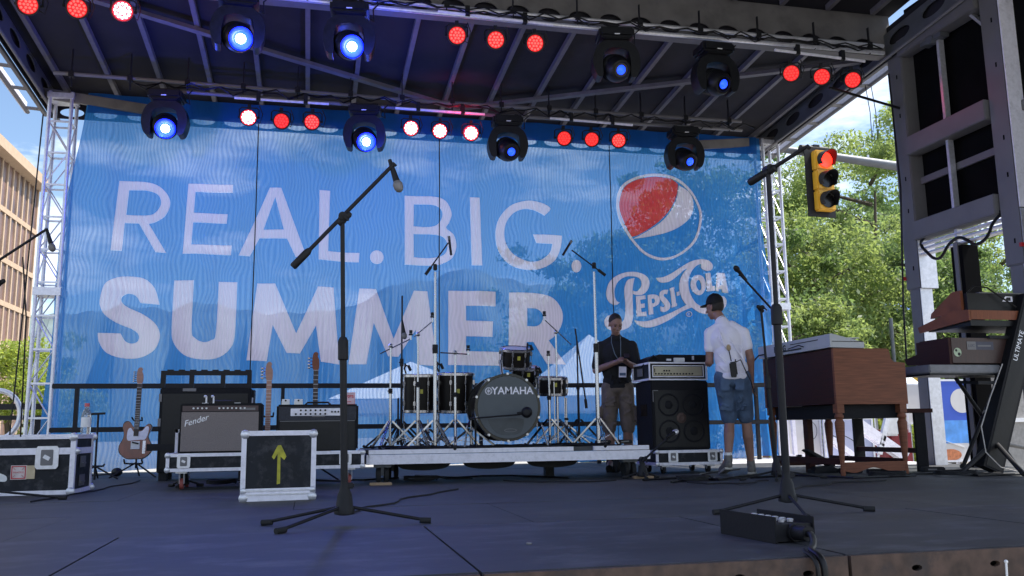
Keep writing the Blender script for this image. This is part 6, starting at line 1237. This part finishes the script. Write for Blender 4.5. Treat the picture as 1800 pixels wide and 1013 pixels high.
def tree(x, y, h, r, label, mat='leaf_a', n=9000, leaf=.16, seed=0, low=.25, trunk=.22, droop=0., group='trees beyond the stage'):
    n = int(n*1.9); rs = np.random.RandomState(seed); rr = random.Random(seed); t = thing('broadleaf_tree', label, 'tree', (x, y, -1.2), group=group)
    tk = MB(); tips = []
    tk.tube([(0, 0, 0), (.05*r, .02, h*.25), (-.03*r, .0, h*.5), (.04*r, 0, h*.8)], trunk, 10, rs=[trunk, trunk*.8, trunk*.55, trunk*.15])
    for k in range(11):
        z = h*(.22+.06*k); a = rr.uniform(0, 2*PI); ln = r*rr.uniform(.6, .95)*(1-.3*k/11); p = Vector((0, 0, z)); m_ = p+Vector((math.cos(a)*ln*.5, math.sin(a)*ln*.5, ln*.22)); e = p+Vector((math.cos(a)*ln, math.sin(a)*ln, ln*.35))
        tk.tube([p, m_, e], .05, 6, rs=[trunk*.38, trunk*.22, trunk*.08]); tips += [m_, e]
        for q_ in range(2): a2 = a+rr.uniform(-.8, .8); e2 = m_+Vector((math.cos(a2), math.sin(a2), rr.uniform(-.1, .6)))*ln*.4; tk.tube([m_, e2], .02, 5, rs=[trunk*.16, trunk*.05]); tips.append(e2)
    tk.build('trunk', 'bark', t, smooth=True)
    tips = np.array([tuple(v) for v in tips]); NC = 90
    cc = tips[rs.randint(0, len(tips), NC)] + rs.normal(0, .16*r, (NC, 3)); ex = np.stack([rs.normal(0, .42*r, NC//2), rs.normal(0, .42*r, NC//2), rs.uniform(low*h, h*.97, NC//2)], 1)
    f_ = np.sqrt(np.clip(1-((ex[:, 2]/h-.6)/.5)**2, .1, 1)); ex[:, :2] *= f_[:, None]; cc = np.concatenate([cc, ex]); cr = rs.uniform(.07, .20, len(cc))*r
    ci = rs.randint(0, len(cc), n); d = rs.normal(0, 1, (n, 3)); d /= np.linalg.norm(d, axis=1)[:, None]; P0 = cc[ci]+d*(cr[ci]*rs.uniform(.35, 1.05, n))[:, None]*np.array([1.25, 1.25, .8]); P0[:, 2] -= droop*rs.uniform(0, 1, n)**2
    u = rs.normal(0, 1, (n, 3)); u /= np.linalg.norm(u, axis=1)[:, None]; v = np.cross(u, rs.normal(0, 1, (n, 3))); v /= np.linalg.norm(v, axis=1)[:, None]; sz = (leaf*.58*rs.uniform(.5, 1.3, n))[:, None]
    V = np.empty((n, 4, 3)); V[:, 0] = P0-u*sz; V[:, 1] = P0-v*sz*.42; V[:, 2] = P0+u*sz; V[:, 3] = P0+v*sz*.42
    me = bpy.data.meshes.new('crown'); me.vertices.add(4*n); me.vertices.foreach_set('co', V.reshape(-1)); me.loops.add(4*n); me.loops.foreach_set('vertex_index', np.arange(4*n, dtype=np.int32)); me.polygons.add(n)
    me.polygons.foreach_set('loop_start', np.arange(0, 4*n, 4, dtype=np.int32)); me.update(calc_edges=True); me.materials.append(M[mat])
    o = bpy.data.objects.new('crown', me); COL.objects.link(o); o.parent = t; return t
def gx(px, Y): return YP(px, 700, Y).x
tree(gx(1440, 24), 24, 8.2, 3.6, 'leafy tree directly behind the right lattice tower and the brown organ', 'leaf_a', 26000, .13, 1, .12, droop=.6)
tree(gx(1560, 27), 27, 12.5, 4.4, 'tallest leafy tree right of the traffic light, rising past the signal arm', 'leaf_a', 26000, .14, 2, .3)
tree(gx(1530, 33), 33, 8.5, 4.2, 'darker green tree behind the gap left of the rear column', 'leaf_b', 12000, .17, 3, .42)
tree(gx(1665, 23), 23, 7.6, 2.9, 'green tree seen through the opening below the louvres, left of the lift mast', 'leaf_b', 20000, .12, 4, .18)
tree(gx(1765, 25), 25, 8.2, 3.4, 'brighter green tree seen between the lift mast and the near column', 'leaf_a', 20000, .13, 5, .18)
tree(gx(1240, 26), 26, 9.8, 4.6, 'large dark tree showing faintly through the banner behind the globe emblem', 'leaf_b', 20000, .17, 6, .1)
tree(gx(1040, 30), 30, 8.5, 4.4, 'dark rounded tree showing faintly through the banner beside the full stop', 'leaf_b', 14000, .2, 7, .1)
tree(gx(20, 22), 22, 3.9, 1.7, 'low bright green tree in front of the office block at the left edge', 'leaf_c', 14000, .09, 8, .1, trunk=.10)
tree(gx(1600, 19), 19, 2.9, 1.0, 'small rounded bright bush between the organ and the keyboard stack', 'leaf_c', 9000, .07, 9, .05, trunk=.06)
tree(gx(1540, 18.5), 18.5, 3.0, 1.2, 'pale yellow green bush just above the right end of the white slab keyboard', 'leaf_c', 9000, .08, 10, .1, trunk=.06)
tree(gx(1395, 20), 20, 5.0, 2.0, 'feathery light tree low beside the right lattice tower', 'leaf_a', 14000, .10, 11, .1, trunk=.10)
tree(gx(1500, 40), 40, 15.5, 5.5, 'distant tall tree filling the skyline behind the traffic light', 'leaf_b', 13000, .24, 12, .4)

# office block at the left
XB = -9.; zt0 = XP(0, 255, XB).z; yb0, yb1 = XP(-60, 400, XB).y, XP(77, 400, XB).y
t = thing('office_building', 'tan office block with a grid of pale fins at the left edge', 'building', (XB-4, (yb0+yb1)/2, -1.2))
def op(mb, n, m, **k): return mb.build(n, m, t, world=True, **k)
M['fac'] = pm('red brown window panels', (.17, .105, .09), .35, 0, .45, .9, 0, dirt=(.09, .07, .08), dscale=.6, damt=.9); M['fin'] = pm('sunlit tan concrete', (.46, .34, .24), .85, 0, .08, 6, .03)
op(MB().bb((XB-12, yb0-6, -1.2), (XB-.25, yb1, zt0-.1)), 'wall', 'fac'); op(MB().bb((XB-12.2, yb0-6.2, zt0-.1), (XB+.12, yb1+.1, zt0+.22)), 'roof_edge', 'fin')
m = MB(); y = yb1; k = 0
while y > yb0-4: m.bb((XB-.25, y-.10, -1.2), (XB-.21, y, zt0-.1)); y -= .52
op(m, 'fins', 'fin')
for z in (XP(0, 353, XB).z, XP(0, 445, XB).z, XP(0, 525, XB).z, XP(0, 600, XB).z, XP(0, 670, XB).z): op(MB().bb((XB-.24, yb0-4, z-.09), (XB-.20, yb1-.001, z+.07)), 'floor_band', 'fin')
# hills
hm = MB(); vs = []; fs = []
prof = [(-500, 600), (-200, 575), (40, 556), (100, 552), (170, 548), (215, 536), (260, 541), (300, 546), (345, 530), (400, 540), (470, 552), (560, 548), (620, 540), (690, 500), (760, 492), (815, 470), (870, 486), (930, 500), (1040, 505), (1200, 520), (1500, 540), (1900, 560), (2400, 590)]
for i in range(len(prof)-1):
    for k in range(6):
        px = prof[i][0]+(prof[i+1][0]-prof[i][0])*k/6; py = prof[i][1]+(prof[i+1][1]-prof[i][1])*k/6+2.5*math.sin(px*.11)
        v = YP(px, py, 320); b_ = YP(px, py, 250); vs += [(b_.x, 250, -6), ((v.x+b_.x)/2, 285+8*math.sin(px*.05), v.z*.6), (v.x, 320, v.z), (v.x, 420, -6)]
for i in range(len(vs)//4-1):
    for k in range(3): a = i*4+k; fs.append((a, a+4, a+5, a+1))
hm._add(vs, fs); struct('hills', hm, pm('wooded blue green hills', (.13, .17, .17), .95, 0, .35, .05, 0))
# brick buildings at the right
t = thing('brick_building', 'low reddish brick building with a pale cornice behind the trees at the right', 'building', (28, 36, -1.2))
M['brick'] = pm('red brown brick', (.24, .12, .095), .9, 0, .12, 8, .05)
x0, x1 = gx(1535, 34), gx(1850, 34); zt = YP(1660, 578, 34).z
op(MB().bb((x0, 34, -1.2), (x1, 44, zt)), 'wall', 'brick'); op(MB().bb((x0-.15, 33.85, zt), (x1+.15, 44.1, zt+.25)), 'cornice', 'alu_white')
for i in range(8): w_ = op(MB().bb((x0+1.5+i*2.6, 33.94, .2), (x0+2.7+i*2.6, 33.99, 2.0)), 'window', 'black_gloss')
op(MB().bb((gx(1738, 34), 33.9, YP(1740, 605, 34).z-1), (gx(1775, 34), 33.96, YP(1740, 590, 34).z)), 'pale_sign', 'white')
t = thing('tan_building', 'small tan building corner high between the tree branches', 'building', (gx(1545, 60), 60, -1.2)); zt = YP(1545, 497, 60).z
op(MB().bb((gx(1532, 60), 60, -1.2), (gx(1549, 60), 66, zt)), 'wall', 'fin'); op(MB().bb((gx(1531, 60), 59.8, zt), (gx(1550, 60), 66, zt+.3)), 'roof_edge', 'fin')
# tents
M['canvas'] = pm('white tent canvas', (.80, .80, .82), .7, 0, .04, 4, .03); M['canvas_b'] = pm('blue tent canvas', (.03, .14, .55), .6, 0, .1, 4, .03)
def tent(x, y, w_, ze, za, mat, label, wt=None):
    t = thing('market_tent', label, 'tent', (x, y, -1.2)); h = w_/2; wt = wt or mat; e, a_ = ze+1.2, za+1.2
    m = MB(); m._add([(-h, -h, e), (h, -h, e), (h, h, e), (-h, h, e), (0, 0, a_), (-h, -h, e-.02), (h, -h, e-.02), (h, h, e-.02), (-h, h, e-.02), (0, 0, a_-.02)], [(0, 1, 4), (1, 2, 4), (2, 3, 4), (3, 0, 4), (6, 5, 9), (7, 6, 9), (8, 7, 9), (5, 8, 9)]); m.build('canopy', mat, t)
    m = MB(); m.bb((-h, -h-.01, e-.28), (h, -h+.01, e-.021)).bb((-h, h-.01, e-.28), (h, h+.01, e-.021)).bb((-h-.01, -h+.02, e-.28), (-h+.01, h-.02, e-.021)).bb((h-.01, -h+.02, e-.28), (h+.01, h-.02, e-.021)); m.build('valance', wt, t)
    for sx in (-1, 1):
        for sy in (-1, 1): MB().bar((sx*(h-.05), sy*(h-.05), 0), (sx*(h-.05), sy*(h-.05), e-.02), .05).build('leg', 'alu', t)
def tent_px(pa, ya, pl, pr, ye, Y, mat, label):
    tent(YP(pa, ya, Y).x, Y, YP(pr, ye, Y-1.5).x-YP(pl, ye, Y-1.5).x, YP(pa, ye, Y).z, YP(pa, ya, Y).z, mat, label)
tent_px(722, 636, 572, 885, 706, 19, 'canvas', 'white market tent seen through the banner behind the drum kit')
tent_px(1035, 588, 900, 1150, 700, 17, 'canvas', 'white market tent seen through the banner beside the man in the black polo')
tent_px(1560, 520, 1520, 1625, 562, 30, 'canvas_b', 'blue peaked tent between the trees right of the organ')
tent_px(1600, 655, 1545, 1640, 690, 15.5, 'canvas', 'white stall canopy beside the rear column with a yellow cloth')
# parked vehicle like panels and boards behind the stage at the right
def board(xa, xb, ya, yb_, Y, mat, label, name='display_board', th=.04):
    p, q_ = YP(xa, yb_, Y), YP(xb, ya, Y); t = thing(name, label, 'board', ((p.x+q_.x)/2, Y, min(p.z, q_.z)))
    MB().bb((-(q_.x-p.x)/2, 0, 0), ((q_.x-p.x)/2, th, abs(q_.z-p.z)), .004).build('panel', mat, t); f = MB(); case_frame(f, -(q_.x-p.x)/2-.01, (q_.x-p.x)/2+.01, -.01, abs(q_.z-p.z)+.01, .0, .03); f.build('frame', 'alu', t)
    for s in (-1, 1): MB().bar((s*(q_.x-p.x)*.42, .02, -1.2-t.location.z if t.location.z > -1.2 else -.01), (s*(q_.x-p.x)*.42, .02, 0), .03).build('leg', 'alu', t)
    return t, (q_.x-p.x)/2, abs(q_.z-p.z)
M['lilac'] = pm('pale lilac panel', (.42, .44, .62), .5, 0, .05, 6, .02); M['paper'] = pm('sunlit white panel', (.62, .60, .60), .6, 0, .05, 4, .02); M['blue_p'] = pm('printed royal blue', (.03, .09, .50), .5, 0, .08, 4, 0); M['cyan_p'] = pm('printed sky blue', (.08, .28, .70), .5, 0, .3, 6, 0); M['orange_p'] = pm('printed orange', (.60, .20, .08), .5, 0, .3, 20, 0)
t, w_, h_ = board(1452, 1532, 735, 812, 11.2, 'lilac', 'pale lilac board seen between the organ legs')
MB().tube([(-.3, -.035, h_*.62), (-.2, -.035, h_*.55), (-.12, -.035, h_*.62), (.02, -.035, h_*.5), (.08, -.035, h_*.42)], .006, 5).build('crack_line', 'black', t)
t, w_, h_ = board(1372, 1440, 722, 812, 11.6, 'paper', 'pale cream panel behind the left legs of the organ')
MB().prism(ell(.18, h_*.6, .10, .13, 24), .002, X_, Z_, -Y_, (0, -.002, 0), [ell(.18, h_*.6, .09, .12, 24)]).build('faint_logo', 'alu_dull', t)
for px, lab in ((1379, 'pale trestle leg leaning left of the cream panel'), (1392, 'pale trestle leg in front of the cream panel')):
    p, q_ = YP(px, 722, 11.0), YP(px+6, 800, 11.0); single(MB().bar(p, q_, .05).bar(q_, q_+Vector((.2, 0, -.02)), .04), 'trestle_leg', 'alu_white', lab, 'trestle', q_)
bar_px = [((1502, 735), (1595, 800), 'white barrier rail sloping down right under the organ, upper of three', 1), ((1505, 748), (1588, 806), 'white barrier rail sloping down right under the organ, middle of three', 1), ((1462, 772), (1515, 812), 'white barrier rail nearest the front left leg of the organ, lowest of three', 1), ((1560, 733), (1545, 798), 'grey upright strut crossing the white barrier rails', 0)]
for a_, b_, lab, w1 in bar_px:
    p, q_ = YP(*a_, 10.4), YP(*b_, 10.4); single(MB().bar(p, q_, .05, .07).bar(p+Vector((0, .03, -.05)), q_+Vector((0, .03, -.05)), .02, .03), 'barrier_rail', 'alu_white' if w1 else 'alu', lab, 'barrier', q_)
p = YP(1583, 755, 12.4); t = thing('drinks_cooler', 'red drinks cooler with a white end behind the organ legs', 'cooler', (p.x, 12.4, -1.2)); MB().bb((-.22, 0, 0), (.22, .5, p.z+1.2), .05).build('body', M.setdefault('dullred', pm('dull red plastic', (.22, .02, .03))), t); MB().bb((-.30, -.05, p.z+1.1), (-.05, .0, p.z+1.45), .03).build('white_lid', 'white', t)
t, w_, h_ = board(1650, 1700, 668, 812, 11.8, 'paper', 'tall printed sign with blue top and white oval behind the folding keyboard stand', 'printed_sign')
MB().bb((-w_+.01, -.006, h_*.50), (w_-.01, -.001, h_-.01)).build('blue_print', 'blue_p', t); MB().bb((-w_+.01, -.006, h_*.22), (w_-.01, -.001, h_*.50)).build('sky_print', 'cyan_p', t)
MB().prism(ell(w_*.55, h_*.74, w_*.62, h_*.15, 28), .003, X_, Z_, -Y_, (0, -.007, 0)).build('white_oval', 'paper', t) ; MB().prism(ell(-w_*.3, h_*.08, w_*.6, h_*.07, 24), .002, X_, Z_, -Y_, (0, -.002, 0)).build('orange_print', 'orange_p', t); MB().bar((-w_+.02, -.010, h_*.28), (w_*.5, -.010, h_*.16), .004, .04, up=Y_).build('white_stripe', 'white', t)
p, q_ = YP(1598, 655, 13.), YP(1620, 672, 13.); single(MB().bar(p, q_, .03, .10, up=Y_), 'yellow_banner', pm('yellow cloth', (.75, .50, .03)), 'yellow strip of cloth sloping down beside the organ end', 'cloth', q_)
t, w_, h_ = board(1596, 1622, 675, 745, 12.6, 'paper', 'narrow pale panel between the organ and the rear column')
t = thing('concrete_wall', 'pale grey wall with a white rail behind the black leaning column', 'wall', (13.5, 13.2, -1.2)); x0 = gx(1768, 13)
MB().bb((x0-13.5, 0, 0), (6, .3, YP(1790, 658, 13.2).z+1.2)).build('wall_face', M.setdefault('wallg', pm('grey render', (.28, .27, .26), .9)), t); MB().bb((x0-13.5, -.05, YP(1790, 742, 13.2).z+1.2), (6, -.001, YP(1790, 735, 13.2).z+1.2)).build('white_rail', 'white', t)
# things low at the left edge
p = YP(-6, 730, 12.8); t = thing('pipe_arch', 'grey curved pipe rim at the far left edge above the flight case', 'pipe', (p.x, 12.8, -1.2)); MB().tube([(p.x*0+.28*math.cos(a)*1.0, 0, p.z+1.2+.32*math.sin(a)) for a in [R(g) for g in range(-80, 100, 12)]], .035, 10).build('rim', 'alu', t, smooth=True); MB().bar((.0, .05, 0), (0, .05, p.z+1.0), .05).build('stand', 'steel', t)
t = thing('dark_bench', 'dark low bar behind the case at the left edge', 'bar', (-4.6, 13.4, -1.2)); zq = YP(40, 715, 13.4).z; MB().bb((-1.5, 0, zq+1.16), (1.1, .08, zq+1.24)).bb((-1.5, 0, zq+1.02), (1.1, .08, zq+1.08)).build('rails', 'black_metal', t); MB().bb((-.3, .02, 0), (-.22, .08, zq+1.02)).build('post', 'black_metal', t); MB().bb((.9, .02, 0), (.98, .08, zq+1.02)).build('post', 'black_metal', t)

# traffic light on its mast arm
YT = 14.2
p = YP(1444, 320, YT); t = thing('traffic_light', 'yellow three lens traffic light showing red, hanging from its grey arm', 'traffic light', (p.x, YT, p.z), R(4)); t.scale = (1.07, 1.07, 1.07)
bk = MB(); bk.bb((-.30, .02, -.63), (.27, .035, .63), .006); bk.build('backplate', 'black_metal', t)
for i in range(3):
    zc_ = .36-.36*i
    s_ = MB().bb((-.175, -.13, zc_-.178), (.175, .02, zc_+.178), .02).build('signal_section', 'traffic', t)
    MB().lathe([(0, .0), (.13, .0), (.14, -.02)], (0, -.132, zc_), Y_, 24).build('lens', 'redsig' if i == 0 else 'black_gloss', s_, smooth=True)
    v = []; f = []; n = 22
    for j in range(n+1):
        a = R(-35)+R(250)*j/n; c_, s__ = math.cos(a), math.sin(a); ln = .24*(.45+.55*max(0, s__)) ; v += [(c_*.148, -.131, zc_+s__*.148), (c_*.143, -.131-ln, zc_+s__*.143-.02), (c_*.155, -.131, zc_+s__*.155), (c_*.150, -.131-ln, zc_+s__*.150-.02)]
    for j in range(n): b_ = j*4; f += [(b_, b_+1, b_+5, b_+4), (b_+2, b_+6, b_+7, b_+3), (b_+1, b_+3, b_+7, b_+5)]
    m = MB(); m._add(v, f); m.build('visor', 'black_metal', s_)
ho = MB().bb((-.06, .06, .45), (.06, .16, .70)).cyl((-.3, .12, .62), (.25, .12, .62), .07); ho.build('hanger', 'black_metal', t)
a, b = YP(1372, 262, YT+.25), YP(1600, 296, YT+.25); D = (b-a); e = b+D*1.2
t = thing('signal_mast_arm', 'grey horizontal mast arm carrying the traffic light', 'pole', (e.x, e.y, -1.2)); b0_ = Vector(t.location)
MB().tube([a-b0_, b-b0_, e-b0_], .1, 14, rs=[.065, .095, .12]).build('arm', 'steel', t, smooth=True); MB().cyl((0, 0, 0), (0, 0, e.z+1.3), .16, .12, 16).build('post', 'steel', t, smooth=True); MB().cyl(b.lerp(a, .33)-b0_+Vector((0, 0, .09)), b.lerp(a, .33)-b0_+Vector((0, 0, .14)), .02).build('bolt', 'alu', t)
for q in (1520, 1100): pass
t = thing('street_pole', 'slim grey pole behind the bushes right of the organ', 'pole', (gx(1577, 20), 20, -1.2)); MB().cyl((0, 0, 0), (0, 0, YP(1577, 560, 20).z+1.2), .05).build('shaft', 'steel', t); MB().bb((-.15, -.1, 0), (.15, .1, .3)).build('footing', 'steel', t)
